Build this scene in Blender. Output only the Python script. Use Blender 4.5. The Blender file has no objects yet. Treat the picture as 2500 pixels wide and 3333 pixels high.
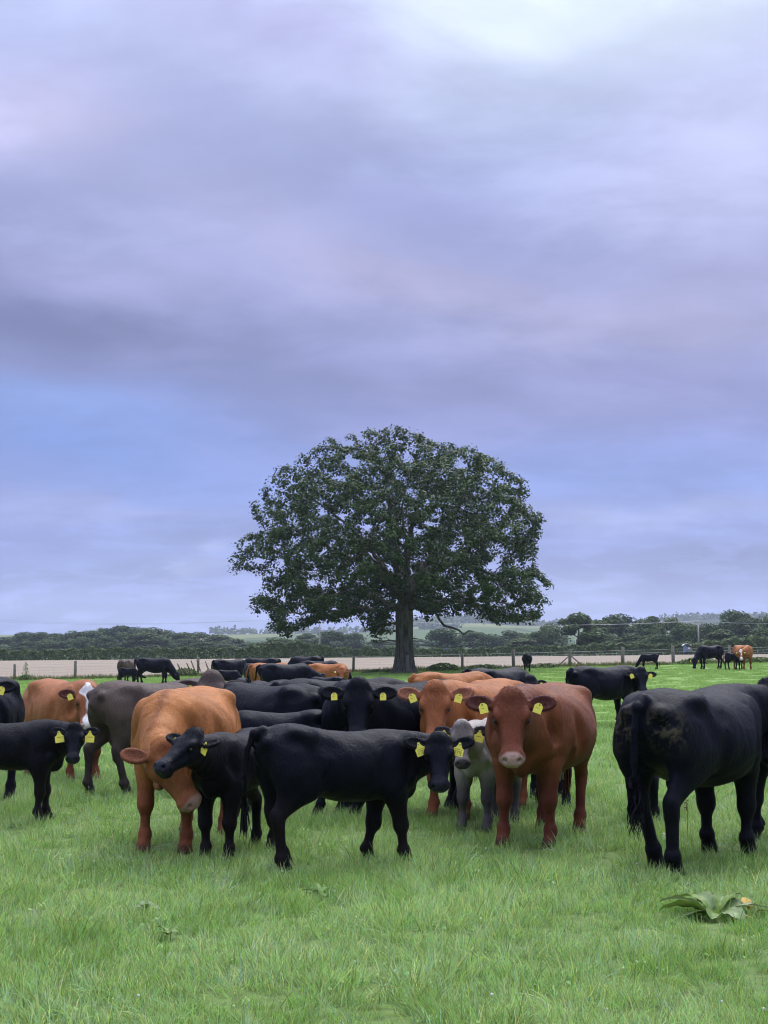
import bpy, math, random
import numpy as np
from mathutils import Vector, Matrix, kdtree

R = math.radians
rnd = random.Random(7)
rng = np.random.default_rng(7)
SC = bpy.context.scene
COL = SC.collection

# ------------------------------------------------------------------ camera
CAM_Z = 1.7
FOC = 5000.0                     # focal length in pixels of the 2500 x 3333 photograph
PITCH = math.atan(423.5 / FOC)
cam_data = bpy.data.cameras.new('camera')
cam = bpy.data.objects.new('camera', cam_data)
COL.objects.link(cam)
cam_data.sensor_fit = 'VERTICAL'
cam_data.sensor_height = 36.0
cam_data.lens = 36.0 * FOC / 3333.0
cam_data.clip_start = 0.1
cam_data.clip_end = 20000
cam.location = (0, 0, CAM_Z)
cam.rotation_euler = (math.pi / 2 + PITCH, 0, 0)
SC.camera = cam

# ------------------------------------------------------------------ view
SC.view_settings.view_transform = 'Standard'
SC.view_settings.look = 'None'
SC.view_settings.gamma = 1.0
SC.view_settings.use_curve_mapping = False
SC.view_settings.exposure = 0.85
SC.cycles.filter_width = 1.0
SC.cycles.max_bounces = 6
SC.cycles.diffuse_bounces = 3
SC.cycles.glossy_bounces = 2
SC.cycles.transmission_bounces = 3
SC.cycles.transparent_max_bounces = 8
SC.cycles.volume_bounces = 0
SC.cycles.caustics_reflective = False
SC.cycles.caustics_refractive = False


def lin(r, g, b):
    f = lambda c: ((c / 255 + 0.055) / 1.055) ** 2.4 if c > 10 else c / 255 / 12.92
    return (f(r), f(g), f(b))


class NT:
    """tiny helper to build node trees"""
    def __init__(self, tree):
        self.t = tree
        for n in list(tree.nodes):
            tree.nodes.remove(n)

    def n(self, typ, _in=None, **props):
        nd = self.t.nodes.new(typ)
        for k, v in props.items():
            setattr(nd, k, v)
        for k, v in (_in or {}).items():
            s = nd.inputs[k]
            if hasattr(v, 'is_output'):
                self.t.links.new(v, s)
            else:
                s.default_value = v
        return nd

    def math(self, op, a, b=0.0, c=None, clamp=False):
        nd = self.t.nodes.new('ShaderNodeMath')
        nd.operation = op
        nd.use_clamp = clamp
        for i, v in enumerate((a, b) if c is None else (a, b, c)):
            if hasattr(v, 'is_output'):
                self.t.links.new(v, nd.inputs[i])
            else:
                nd.inputs[i].default_value = v
        return nd.outputs[0]

    def mix(self, f, a, b, blend='MIX'):
        nd = self.t.nodes.new('ShaderNodeMix')
        nd.data_type = 'RGBA'
        nd.blend_type = blend
        for i, v in ((0, f), (6, a), (7, b)):
            if hasattr(v, 'is_output'):
                self.t.links.new(v, nd.inputs[i])
            elif i == 0:
                nd.inputs[i].default_value = v
            else:
                nd.inputs[i].default_value = tuple(v)[:3] + (1,)
        return nd.outputs[2]

    def noise(self, vec, scale, detail=4, rough=0.55, dist=0.0):
        d = {'Scale': scale, 'Detail': detail, 'Roughness': rough, 'Distortion': dist}
        if vec is not None:
            d['Vector'] = vec
        return self.n('ShaderNodeTexNoise', d).outputs[0]

    def smooth(self, x, a, b, lo=0.0, hi=1.0):
        nd = self.n('ShaderNodeMapRange', {0: x, 1: a, 2: b, 3: lo, 4: hi}, interpolation_type='SMOOTHSTEP')
        return nd.outputs[0]

    def link(self, a, b):
        self.t.links.new(a, b)


# ------------------------------------------------------------------ sky: cloudy evening sky painted in direction space
SUN_EL, SUN_AZ = R(52), R(20)      # azimuth measured from +Y towards +X
world = bpy.data.worlds.new('World')
SC.world = world
world.use_nodes = True
w = NT(world.node_tree)
tc = w.n('ShaderNodeTexCoord').outputs['Generated']
sep = w.n('ShaderNodeSeparateXYZ', {0: tc})
dx, dy, dz = sep.outputs
az = w.math('MULTIPLY', w.math('ARCTAN2', dx, dy), 57.29578)      # degrees right of the view axis
el = w.math('MULTIPLY', w.math('ARCSINE', dz), 57.29578)          # degrees above the horizon
# cloud-layer coordinates: a flat layer overhead seen in perspective
inv = w.math('DIVIDE', 1.0, w.math('ADD', w.math('MAXIMUM', dz, 0.0), 0.26))
cx, cy = w.math('MULTIPLY', dx, inv), w.math('MULTIPLY', dy, inv)
cvec = w.n('ShaderNodeCombineXYZ', {0: cx, 1: w.math('MULTIPLY', cy, 0.8), 2: 0.0}).outputs[0]
n1 = w.noise(cvec, 1.9, 5, 0.52, 0.35)
n2 = w.noise(w.n('ShaderNodeMapping', {0: cvec, 1: (3.1, 7.7, 0), 2: (0, 0, R(25)), 3: (1.0, 1.6, 1)}).outputs[0], 3.2, 6, 0.55, 0.3)
n3 = w.noise(w.n('ShaderNodeMapping', {0: cvec, 1: (9.1, 1.7, 0), 3: (1.0, 1.7, 1)}).outputs[0], 6.0, 6, 0.6, 0.2)
wob = w.math('ADD', w.math('MULTIPLY', w.math('SUBTRACT', n1, 0.5), 9.0), w.math('MULTIPLY', w.math('SUBTRACT', n2, 0.5), 4.0))
wob2 = w.math('MULTIPLY', w.math('SUBTRACT', n3, 0.5), 5.0)
elw = w.math('ADD', el, w.math('MULTIPLY', wob, 0.42))
azw = w.math('ADD', az, w.math('ADD', w.math('MULTIPLY', wob, 0.9), wob2))
SKY_STOPS = [(-2, (140, 156, 218)), (0.5, (140, 156, 216)), (3.0, (138, 151, 212)), (6.0, (134, 153, 218)), (8.5, (140, 151, 212)),
             (11.0, (146, 153, 203)), (13.5, (156, 160, 205)), (16.0, (160, 168, 214)), (19.0, (172, 181, 226)), (23.0, (192, 201, 243)),
             (30.0, (214, 222, 250)), (60.0, (230, 236, 255)), (90.0, (236, 240, 255))]
ramp = w.n('ShaderNodeValToRGB', {0: w.math('DIVIDE', w.math('ADD', elw, 2.0), 92.0, clamp=True)})
cr = ramp.color_ramp
while len(cr.elements) < len(SKY_STOPS):
    cr.elements.new(0.5)
for e, (p, c) in zip(cr.elements, SKY_STOPS):
    e.position = (p + 2) / 92.0
    e.color = lin(*c) + (1,)
col = ramp.outputs[0]


def blob(col, a0, e0, sa, se, tilt, rgb, amt):
    """a soft bank of cloud of one tint at azimuth a0, elevation e0 (degrees)"""
    da, de = w.math('SUBTRACT', azw, a0), w.math('SUBTRACT', elw, e0)
    c, s = math.cos(R(tilt)), math.sin(R(tilt))
    u = w.math('DIVIDE', w.math('ADD', w.math('MULTIPLY', da, c), w.math('MULTIPLY', de, s)), sa)
    v = w.math('DIVIDE', w.math('SUBTRACT', w.math('MULTIPLY', de, c), w.math('MULTIPLY', da, s)), se)
    q = w.math('ADD', w.math('MULTIPLY', u, u), w.math('MULTIPLY', v, v))
    g = w.math('MULTIPLY', w.math('EXPONENT', w.math('MULTIPLY', q, -1.0)), amt)
    return w.mix(g, col, lin(*rgb))


BLOBS = [
    (9, 24.2, 10, 3.8, 8, (228, 242, 252), .97), (13, 17.5, 5, 3.6, 20, (202, 206, 244), .75),
    (-13.5, 18.8, 3.2, 1.5, 0, (206, 203, 242), .85), (-4, 22.3, 5, 2.0, -18, (178, 178, 224), .7),
    (3, 15.6, 7.0, 1.9, -16, (146, 152, 198), .9), (-8.5, 17.0, 4.0, 2.6, 35, (166, 172, 218), .6),
    (-13, 11.4, 8.5, 2.0, -14, (116, 122, 168), .97), (-3, 9.9, 8, 1.2, -8, (130, 136, 182), .75),
    (1, 13.6, 8.0, 1.1, -16, (174, 172, 210), .8), (10, 11.4, 6.5, 1.4, 4, (172, 170, 207), .7),
    (-11, 7.6, 6.5, 1.6, -4, (118, 148, 218), .85), (-13, 9.0, 4.5, .6, -6, (128, 156, 220), .6),
    (-12, 4.6, 5, .5, 0, (160, 170, 222), .6), (9, 8.7, 9, 1.5, 0, (146, 148, 196), .7),
    (-9, 2.9, 4.0, .8, 8, (128, 144, 196), .85), (-7.0, 2.9, 1.2, .4, 14, (168, 180, 226), .6), (11.5, 2.7, 6.5, 1.2, 3, (124, 136, 186), .95),
    (9, 4.7, 7, .5, 3, (166, 176, 226), .7), (-10, .9, 9, .7, 0, (158, 174, 222), .6), (4, 1.2, 9, .8, 0, (164, 178, 224), .6),
]
for b in BLOBS:
    col = blob(col, *b)
n4 = w.noise(w.n('ShaderNodeMapping', {0: cvec, 1: (5.3, 2.2, 0), 2: (0, 0, R(-12)), 3: (1.0, 1.3, 1)}).outputs[0], 9.0, 6, 0.62, 0.5)
fine = w.math('ADD', 0.82, w.math('MULTIPLY', w.smooth(n2, .34, .66), 0.17))
fine = w.math('ADD', fine, w.math('MULTIPLY', w.math('SUBTRACT', n3, 0.5), 0.20))
fine = w.math('ADD', fine, w.math('MULTIPLY', w.math('SUBTRACT', n4, 0.5), 0.08))
lowb = w.math('MULTIPLY', w.smooth(el, 6.0, 1.5), w.smooth(n3, .50, .60))
fine = w.math('ADD', fine, w.math('MULTIPLY', lowb, 0.16))
col = w.mix(1.0, col, w.n('ShaderNodeCombineColor', {0: fine, 1: fine, 2: fine}).outputs[0], 'MULTIPLY')
# an overcast sky grows steadily brighter towards the zenith
SKY_GAIN = w.math('ADD', 0.68, w.math('MULTIPLY', w.smooth(el, 19.0, 75.0), 1.55))
bg_cloud = w.n('ShaderNodeBackground', {0: col, 1: SKY_GAIN})
sky = w.n('ShaderNodeTexSky', sky_type='NISHITA', sun_disc=False, sun_elevation=SUN_EL, sun_rotation=SUN_AZ)
bg_sky = w.n('ShaderNodeBackground', {0: sky.outputs[0], 1: 0.06})
mx = w.n('ShaderNodeMixShader', {0: 0.94, 1: bg_sky.outputs[0], 2: bg_cloud.outputs[0]})
out = w.n('ShaderNodeOutputWorld', {0: mx.outputs[0]})

sun_d = bpy.data.lights.new('sun', 'SUN')
sun_d.energy = 1.5
sun_d.angle = R(30)
sun_d.color = (1.0, 0.96, 0.90)
sun = bpy.data.objects.new('sun', sun_d)
COL.objects.link(sun)
sd = Vector((math.sin(SUN_AZ) * math.cos(SUN_EL), math.cos(SUN_AZ) * math.cos(SUN_EL), math.sin(SUN_EL)))
sun.rotation_euler = sd.to_track_quat('Z', 'Y').to_euler()


# ------------------------------------------------------------------ helpers
def elev(py):
    """tangent of the angle below the horizon of a photograph row"""
    return math.tan(math.atan((py - 1666.5) / FOC) - PITCH)


def azt(px, py=2150):
    """sideways metres per metre of forward distance of a photograph column"""
    return (px - 1250) / FOC / (math.cos(PITCH) + math.sin(PITCH) * (py - 1666.5) / -FOC * -1) if False else (px - 1250) / FOC / (math.cos(PITCH) + (py - 1666.5) / FOC * math.sin(PITCH))


# ground rows: distance, height at the left frame edge, height at the right frame edge
GROWS = [(-60, 0.0, 0.0), (20, 0.0, 0.0), (30, -0.06, -0.05), (45, -.18, -.10), (62, -0.36, -0.04), (100, -0.80, 0.42), (170, -1.3, 0.2), (250, -1.28, -0.25), (330, -1.6, -0.3),
         (600, -1.5, 1.0), (1000, 1.0, 2.0), (1700, 6.0, 6.0)]


def ground_z(x, y):
    x = np.asarray(x, float); y = np.asarray(y, float)
    ds = np.array([g[0] for g in GROWS]); zl = np.array([g[1] for g in GROWS]); zr = np.array([g[2] for g in GROWS])
    t = np.clip(0.5 + x / np.maximum(0.5 * np.maximum(y, 30), 1), -0.3, 1.3)
    a = np.interp(y, ds, zl); b = np.interp(y, ds, zr)
    return a + (b - a) * t


def place(px, py):
    """ground point seen at a pixel"""
    e = elev(py)
    y = 10.0
    for _ in range(60):
        x = azt(px, py) * y
        y2 = (CAM_Z - float(ground_z(x, y))) / e
        y = 0.5 * y + 0.5 * min(max(y2, 2), 900)
    return azt(px, py) * y, y


def at(px, py, D):
    """point at distance D seen at a pixel"""
    return Vector((azt(px, py) * D, D, CAM_Z - elev(py) * D))


def mesh_obj(name, verts, faces, mat=None, parent=None, smooth=False, cols=None, extra=None):
    me = bpy.data.meshes.new(name)
    verts = np.asarray(verts, np.float32)
    if isinstance(faces, np.ndarray):
        nf, k = faces.shape
        me.vertices.add(len(verts)); me.vertices.foreach_set('co', verts.ravel())
        me.loops.add(nf * k); me.loops.foreach_set('vertex_index', faces.astype(np.int32).ravel())
        me.polygons.add(nf)
        me.polygons.foreach_set('loop_start', np.arange(0, nf * k, k, dtype=np.int32))
        me.polygons.foreach_set('loop_total', np.full(nf, k, np.int32))
        me.update(calc_edges=True)
    else:
        me.from_pydata([tuple(map(float, v)) for v in verts], [], faces)
        me.update()
    if smooth:
        me.polygons.foreach_set('use_smooth', np.ones(len(me.polygons), bool))
    if cols is not None:
        a = me.color_attributes.new('Col', 'FLOAT_COLOR', 'POINT')
        c = np.ones((len(verts), 4), np.float32); c[:, :3] = cols
        a.data.foreach_set('color', c.ravel())
    for nm, arr in (extra or {}).items():
        a = me.attributes.new(nm, 'FLOAT', 'POINT')
        a.data.foreach_set('value', np.asarray(arr, np.float32))
    if mat is not None:
        me.materials.append(mat)
    o = bpy.data.objects.new(name, me)
    COL.objects.link(o)
    if parent is not None:
        o.parent = parent
    return o


def tag(o, label=None, cat=None, group=None, kind=None):
    for k, v in (('label', label), ('category', cat), ('group', group), ('kind', kind)):
        if v:
            o[k] = v
    return o


def empty(name, loc, label=None, cat=None, group=None, rz=0.0):
    o = bpy.data.objects.new(name, None)
    o.empty_display_size = 0.3
    COL.objects.link(o)
    o.location = loc
    o.rotation_euler = (0, 0, rz)
    return tag(o, label, cat, group)


def copy_tree(o, parent=None):
    c = o.copy(); COL.objects.link(c); c.parent = parent
    for ch in o.children:
        copy_tree(ch, c)
    return c


def tube(pts, rads, n=6, cap=True):
    """vertices and faces of a tapered tube along points"""
    pts = [Vector(p) for p in pts]
    V, F = [], []
    up = Vector((0.3, 0.2, 1)).normalized()
    for i, p in enumerate(pts):
        t = (pts[min(i + 1, len(pts) - 1)] - pts[max(i - 1, 0)]).normalized()
        a = t.cross(up)
        if a.length < 0.05:
            a = t.cross(Vector((1, 0, 0)))
        a.normalize(); b = t.cross(a).normalized()
        for k in range(n):
            q = 2 * math.pi * k / n
            V.append(p + (a * math.cos(q) + b * math.sin(q)) * rads[i])
    for i in range(len(pts) - 1):
        for k in range(n):
            k2 = (k + 1) % n
            F.append((i * n + k, i * n + k2, (i + 1) * n + k2, (i + 1) * n + k))
    if cap:
        F.append(tuple(range(n - 1, -1, -1)))
        F.append(tuple((len(pts) - 1) * n + k for k in range(n)))
    return V, F


def box(c, s, rz=0.0):
    cx_, cy_, cz_ = c; sx, sy, sz = s[0] / 2, s[1] / 2, s[2] / 2
    V = []
    for x, y, z in ((-1, -1, -1), (1, -1, -1), (1, 1, -1), (-1, 1, -1), (-1, -1, 1), (1, -1, 1), (1, 1, 1), (-1, 1, 1)):
        X, Y = x * sx, y * sy
        V.append((cx_ + X * math.cos(rz) - Y * math.sin(rz), cy_ + X * math.sin(rz) + Y * math.cos(rz), cz_ + z * sz))
    return V, [(0, 3, 2, 1), (4, 5, 6, 7), (0, 1, 5, 4), (1, 2, 6, 5), (2, 3, 7, 6), (3, 0, 4, 7)]


def join(parts):
    V, F = [], []
    for v, f in parts:
        b = len(V); V += list(v); F += [tuple(i + b for i in q) for q in f]
    return V, F


def material(name):
    m = bpy.data.materials.new(name)
    m.use_nodes = True
    t = NT(m.node_tree)
    o = t.n('ShaderNodeOutputMaterial')
    b = t.n('ShaderNodeBsdfPrincipled')
    t.link(b.outputs[0], o.inputs[0])
    return m, t, b, o
# ------------------------------------------------------------------ materials of the animals
def coat_material():
    m, t, b, o = material('coat')
    vc = t.n('ShaderNodeVertexColor', layer_name='Col').outputs[0]
    tc = t.n('ShaderNodeTexCoord').outputs['Object']
    nA = t.noise(tc, 3.0, 4, 0.6)
    nB = t.noise(t.n('ShaderNodeMapping', {0: tc, 3: (1.0, 1.6, 0.45)}).outputs[0], 85.0, 3, 0.6)
    nC = t.noise(t.n('ShaderNodeMapping', {0: tc, 3: (1.0, 1.0, 0.5)}).outputs[0], 16.0, 4, 0.62, 0.6)
    nD = t.noise(t.n('ShaderNodeMapping', {0: tc, 3: (1.0, 1.0, 0.6)}).outputs[0], 6.5, 5, 0.65, 0.8)
    f = t.math('ADD', -0.10, t.math('MULTIPLY', nA, 0.55))
    f = t.math('ADD', f, t.math('MULTIPLY', nB, 0.50))
    f = t.math('ADD', f, t.math('MULTIPLY', nC, 0.50))
    f = t.math('ADD', f, t.math('MULTIPLY', nD, 0.55))
    c = t.mix(1.0, vc, t.n('ShaderNodeCombineColor', {0: f, 1: f, 2: f}).outputs[0], 'MULTIPLY')
    t.link(c, b.inputs['Base Color'])
    wet = t.n('ShaderNodeAttribute', attribute_name='wet').outputs['Fac']
    t.link(t.math('SUBTRACT', 0.50, t.math('MULTIPLY', wet, 0.26)), b.inputs['Roughness'])
    b.inputs['Specular IOR Level'].default_value = 0.10
    b.inputs['Sheen Weight'].default_value = 0.0
    b.inputs['Specular Tint'].default_value = (.62, .72, 1.0, 1)
    b.inputs['Sheen Roughness'].default_value = 0.5
    h = t.math('ADD', t.math('MULTIPLY', nB, 0.5), t.math('MULTIPLY', nC, 1.3))
    bmp = t.n('ShaderNodeBump', {'Strength': 0.55, 'Distance': 0.022, 'Height': h})
    t.link(bmp.outputs[0], b.inputs['Normal'])
    return m


def plain_material(name, rgb, rough=0.6, spec=0.5, var=0.25, scale=20.0, metallic=0.0, bump=0.0, bscale=40.0):
    m, t, b, o = material(name)
    tc = t.n('ShaderNodeTexCoord').outputs['Object']
    n = t.noise(tc, scale, 4, 0.6)
    f = t.math('ADD', 1 - var * 0.5, t.math('MULTIPLY', t.math('SUBTRACT', n, 0.5), var * 2))
    c = t.mix(1.0, rgb, t.n('ShaderNodeCombineColor', {0: f, 1: f, 2: f}).outputs[0], 'MULTIPLY')
    t.link(c, b.inputs['Base Color'])
    b.inputs['Roughness'].default_value = rough
    b.inputs['Specular IOR Level'].default_value = spec
    b.inputs['Metallic'].default_value = metallic
    if bump:
        bm = t.n('ShaderNodeBump', {'Strength': bump, 'Distance': 0.02, 'Height': t.noise(tc, bscale, 4, 0.6)})
        t.link(bm.outputs[0], b.inputs['Normal'])
    return m


def hair_material():
    m, t, b, o = material('hair')
    vc = t.n('ShaderNodeVertexColor', layer_name='Col').outputs[0]
    t.link(vc, b.inputs['Base Color'])
    b.inputs['Roughness'].default_value = 0.5
    b.inputs['Specular IOR Level'].default_value = 0.15
    return m


M_COAT = coat_material()
M_HAIR = hair_material()
M_TAG = plain_material('tag_yellow', (0.80, 0.72, 0.10), 0.5, 0.4, 0.12, 60)
M_TAGPRINT = plain_material('tag_print', (0.10, 0.10, 0.05), 0.6, 0.3, 0.1)
M_EYE = plain_material('eye_dark', (0.008, 0.006, 0.005), 0.22, 0.4, 0.1)


# ------------------------------------------------------------------ signed distance modelling of the animals
def smin(a, b, k):
    h = np.maximum(k - np.abs(a - b), 0) / k
    return np.minimum(a, b) - h * h * k * 0.25


def smax(a, b, k):
    return -smin(-a, -b, k)


def unit(v):
    v = np.asarray(v, float)
    return v / np.linalg.norm(v)


class Prim:
    __slots__ = ('f', 'lo', 'hi', 'k', 'op')

    def __init__(s, f, lo, hi, k, op='u'):
        pad = k + 0.03
        s.f, s.lo, s.hi, s.k, s.op = f, np.asarray(lo) - pad, np.asarray(hi) + pad, k, op


def p_cone(a, b, ra, rb, k=0.04, sq=None, op='u'):
    """tapered capsule; sq=(axis, factor) squeezes it along an axis"""
    a = np.asarray(a, float); b = np.asarray(b, float); ab = b - a; L2 = max(ab @ ab, 1e-9)
    S = None
    if sq is not None:
        ax, fac = unit(sq[0]), sq[1]
        S = (ax, 1.0 / fac - 1.0)
    m = max(ra, rb) * (max(1, sq[1]) if sq else 1)

    def f(P):
        t = np.clip(((P - a) @ ab) / L2, 0, 1)
        q = P - a - t[..., None] * ab
        if S is not None:
            q = q + (q @ S[0])[..., None] * (S[0] * S[1])
        d = np.sqrt((q * q).sum(-1)) - (ra + (rb - ra) * t)
        return d
    return Prim(f, np.minimum(a, b) - m, np.maximum(a, b) + m, k, op)


def p_ell(c, r, Rm=None, k=0.04, op='u'):
    c = np.asarray(c, float); r = np.asarray(r, float)
    Rm = np.eye(3) if Rm is None else np.asarray(Rm)
    ext = np.sqrt(((Rm * r) ** 2).sum(1))

    def f(P):
        q = (P - c) @ Rm
        k0 = np.sqrt(((q / r) ** 2).sum(-1)); k1 = np.sqrt(((q / (r * r)) ** 2).sum(-1)) + 1e-9
        return k0 * (k0 - 1) / k1
    return Prim(f, c - ext, c + ext, k, op)


def p_loft(st, o=(0, 0, 0), Rm=None, k=0.05, e=2.3, lowpos=0.45):
    """st rows: x, ztop, zbot, halfwidth in the frame Rm (columns are axes) at o"""
    st = np.array(st, float); o = np.asarray(o, float); Rm = np.eye(3) if Rm is None else np.asarray(Rm)
    xs = np.linspace(st[0, 0], st[-1, 0], 160)
    tab = []
    for c in (1, 2, 3):                       # smooth (cubic hermite) table
        m = np.gradient(st[:, c], st[:, 0])
        i = np.clip(np.searchsorted(st[:, 0], xs) - 1, 0, len(st) - 2)
        h = st[i + 1, 0] - st[i, 0]; t = (xs - st[i, 0]) / h
        tab.append((2 * t**3 - 3 * t**2 + 1) * st[i, c] + (t**3 - 2 * t**2 + t) * h * m[i] + (-2 * t**3 + 3 * t**2) * st[i + 1, c] + (t**3 - t**2) * h * m[i + 1])
    zt, zb, wd = tab

    def f(P):
        q = (P - o) @ Rm
        x = np.clip(q[..., 0], xs[0], xs[-1])
        T = np.interp(x, xs, zt); B = np.interp(x, xs, zb); W = np.maximum(np.interp(x, xs, wd), 0.01)
        C = B + (T - B) * lowpos
        dz_ = q[..., 2] - C
        H = np.maximum(np.where(dz_ > 0, T - C, C - B), 0.01)
        u = np.abs(q[..., 1]) / W; v = np.abs(dz_) / H
        n = (u ** e + v ** e) ** (1 / e)
        rho = np.sqrt(q[..., 1] ** 2 + dz_ ** 2)
        ds = np.where(n > 0.05, rho * (1 - 1 / np.maximum(n, 0.05)), -np.minimum(W, H))
        ex = np.abs(q[..., 0] - x)
        return np.where(ex > 0, np.sqrt(np.maximum(ds, 0) ** 2 + ex ** 2), ds)
    W = st[:, 3].max()
    cs = np.array([[x, y, z] for x in (st[0, 0], st[-1, 0]) for y in (-W, W) for z in (st[:, 2].min(), st[:, 1].max())]) @ Rm.T + o
    return Prim(f, cs.min(0), cs.max(0), k)


def eval_pts(prims, P):
    D = np.full(len(P), 0.3)
    for p in prims:
        m = np.all((P > p.lo) & (P < p.hi), axis=1)
        if not m.any():
            continue
        d = p.f(P[m])
        D[m] = smin(D[m], d, p.k) if p.op == 'u' else smax(D[m], -d, p.k)
    return D


def eval_grid(prims, xs, ys, zs):
    D = np.full((len(xs), len(ys), len(zs)), 0.3, np.float64)
    for p in prims:
        sl = []
        for a, ax in enumerate((xs, ys, zs)):
            i0 = max(np.searchsorted(ax, p.lo[a]) - 1, 0); i1 = min(np.searchsorted(ax, p.hi[a]) + 1, len(ax))
            sl.append(slice(i0, i1))
        if any(s.stop <= s.start for s in sl):
            continue
        G = np.stack(np.meshgrid(xs[sl[0]], ys[sl[1]], zs[sl[2]], indexing='ij'), -1)
        d = p.f(G); cur = D[tuple(sl)]
        D[tuple(sl)] = smin(cur, d, p.k) if p.op == 'u' else smax(cur, -d, p.k)
    return D


def surface_nets(xs, ys, zs, D):
    S = D < 0
    c = [S[i:i + S.shape[0] - 1, j:j + S.shape[1] - 1, k:k + S.shape[2] - 1] for i in (0, 1) for j in (0, 1) for k in (0, 1)]
    n = sum(x.astype(np.int8) for x in c)
    act = (n > 0) & (n < 8)
    I = np.argwhere(act)
    idx = np.full(act.shape, -1, np.int64); idx[act] = np.arange(len(I))
    off = np.array([(i, j, k) for i in (0, 1) for j in (0, 1) for k in (0, 1)])
    val = np.stack([D[I[:, 0] + o[0], I[:, 1] + o[1], I[:, 2] + o[2]] for o in off], 1)
    pos = np.stack([np.stack([xs[I[:, 0] + o[0]], ys[I[:, 1] + o[1]], zs[I[:, 2] + o[2]]], 1) for o in off], 1)
    acc = np.zeros((len(I), 3)); cnt = np.zeros(len(I))
    for a in range(8):
        for b in range(a + 1, 8):
            if np.abs(off[a] - off[b]).sum() != 1:
                continue
            m = (val[:, a] < 0) != (val[:, b] < 0)
            t = val[m, a] / (val[m, a] - val[m, b])
            acc[m] += pos[m, a] + (pos[m, b] - pos[m, a]) * t[:, None]; cnt[m] += 1
    V = acc / cnt[:, None]
    F = []
    for ax in range(3):
        A = [slice(None)] * 3; B = [slice(None)] * 3
        A[ax] = slice(0, -1); B[ax] = slice(1, None)
        ch = S[tuple(A)] != S[tuple(B)]
        o1, o2 = (ax + 1) % 3, (ax + 2) % 3
        E = np.argwhere(ch)
        ok = (E[:, o1] > 0) & (E[:, o2] > 0) & (E[:, o1] < S.shape[o1] - 1) & (E[:, o2] < S.shape[o2] - 1)
        E = E[ok]
        q = []
        for d1, d2 in ((-1, -1), (0, -1), (0, 0), (-1, 0)):
            e = E.copy(); e[:, o1] += d1; e[:, o2] += d2
            q.append(idx[e[:, 0], e[:, 1], e[:, 2]])
        q = np.stack(q, 1)
        inside = S[E[:, 0], E[:, 1], E[:, 2]]
        q[~inside] = q[~inside][:, ::-1]
        F.append(q)
    F = np.concatenate(F)
    return V, F[(F >= 0).all(1)]


def axis_points(lo, hi, step, flo, fhi, fstep):
    """grid line positions with a finer stretch between flo and fhi"""
    out = [lo]
    while out[-1] < hi:
        x = out[-1]
        d = 0 if flo <= x <= fhi else min(abs(x - flo), abs(x - fhi))
        out.append(x + (fstep if d == 0 else min(step, fstep + d * 0.4)))
    return np.array(out)


def rotmat(yaw, pitch, roll=0.0):
    """columns: forward, left, up; pitch positive looks up"""
    m = Matrix.Rotation(yaw, 3, 'Z') @ Matrix.Rotation(-pitch, 3, 'Y') @ Matrix.Rotation(roll, 3, 'X')
    return np.array(m)


ADULT = dict(legtop=1.0, belly=0.0, girth=1.0, length=1.0, headk=1.0, legk=1.0, neck=1.0, udder=True, depth=1.0, rise=0.0)
CALF = dict(legtop=1.0, belly=0.10, girth=0.76, length=0.90, headk=0.90, legk=1.10, neck=0.84, udder=False, depth=1.0, rise=0.0)
COATS = {
    'black':  dict(base=(.0034, .0037, .0072), leg=(.0044, .0040, .0056), muzzle=(.018, .018, .024), ear=(.005, .005, .007), face=(.0044, .0046, .0076)),
    'brownblack': dict(base=(.0056, .0048, .0066), leg=(.0105, .0074, .0068), muzzle=(.018, .018, .024), ear=(.005, .005, .007), face=(.0060, .0060, .0088)),
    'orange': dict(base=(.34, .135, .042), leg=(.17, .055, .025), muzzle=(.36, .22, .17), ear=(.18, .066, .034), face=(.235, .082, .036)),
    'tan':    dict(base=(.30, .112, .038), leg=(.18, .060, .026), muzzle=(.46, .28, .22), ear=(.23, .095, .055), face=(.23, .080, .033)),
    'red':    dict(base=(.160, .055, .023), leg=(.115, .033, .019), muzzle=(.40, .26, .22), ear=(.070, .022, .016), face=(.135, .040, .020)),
    'taupe':  dict(base=(.086, .062, .052), leg=(.040, .030, .030), muzzle=(.07, .06, .06), ear=(.05, .033, .030), face=(.10, .075, .065)),
    'grey':   dict(base=(.38, .345, .33), leg=(.055, .048, .052), muzzle=(.06, .055, .055), ear=(.022, .018, .020), face=(.13, .108, .104)),
}


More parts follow.
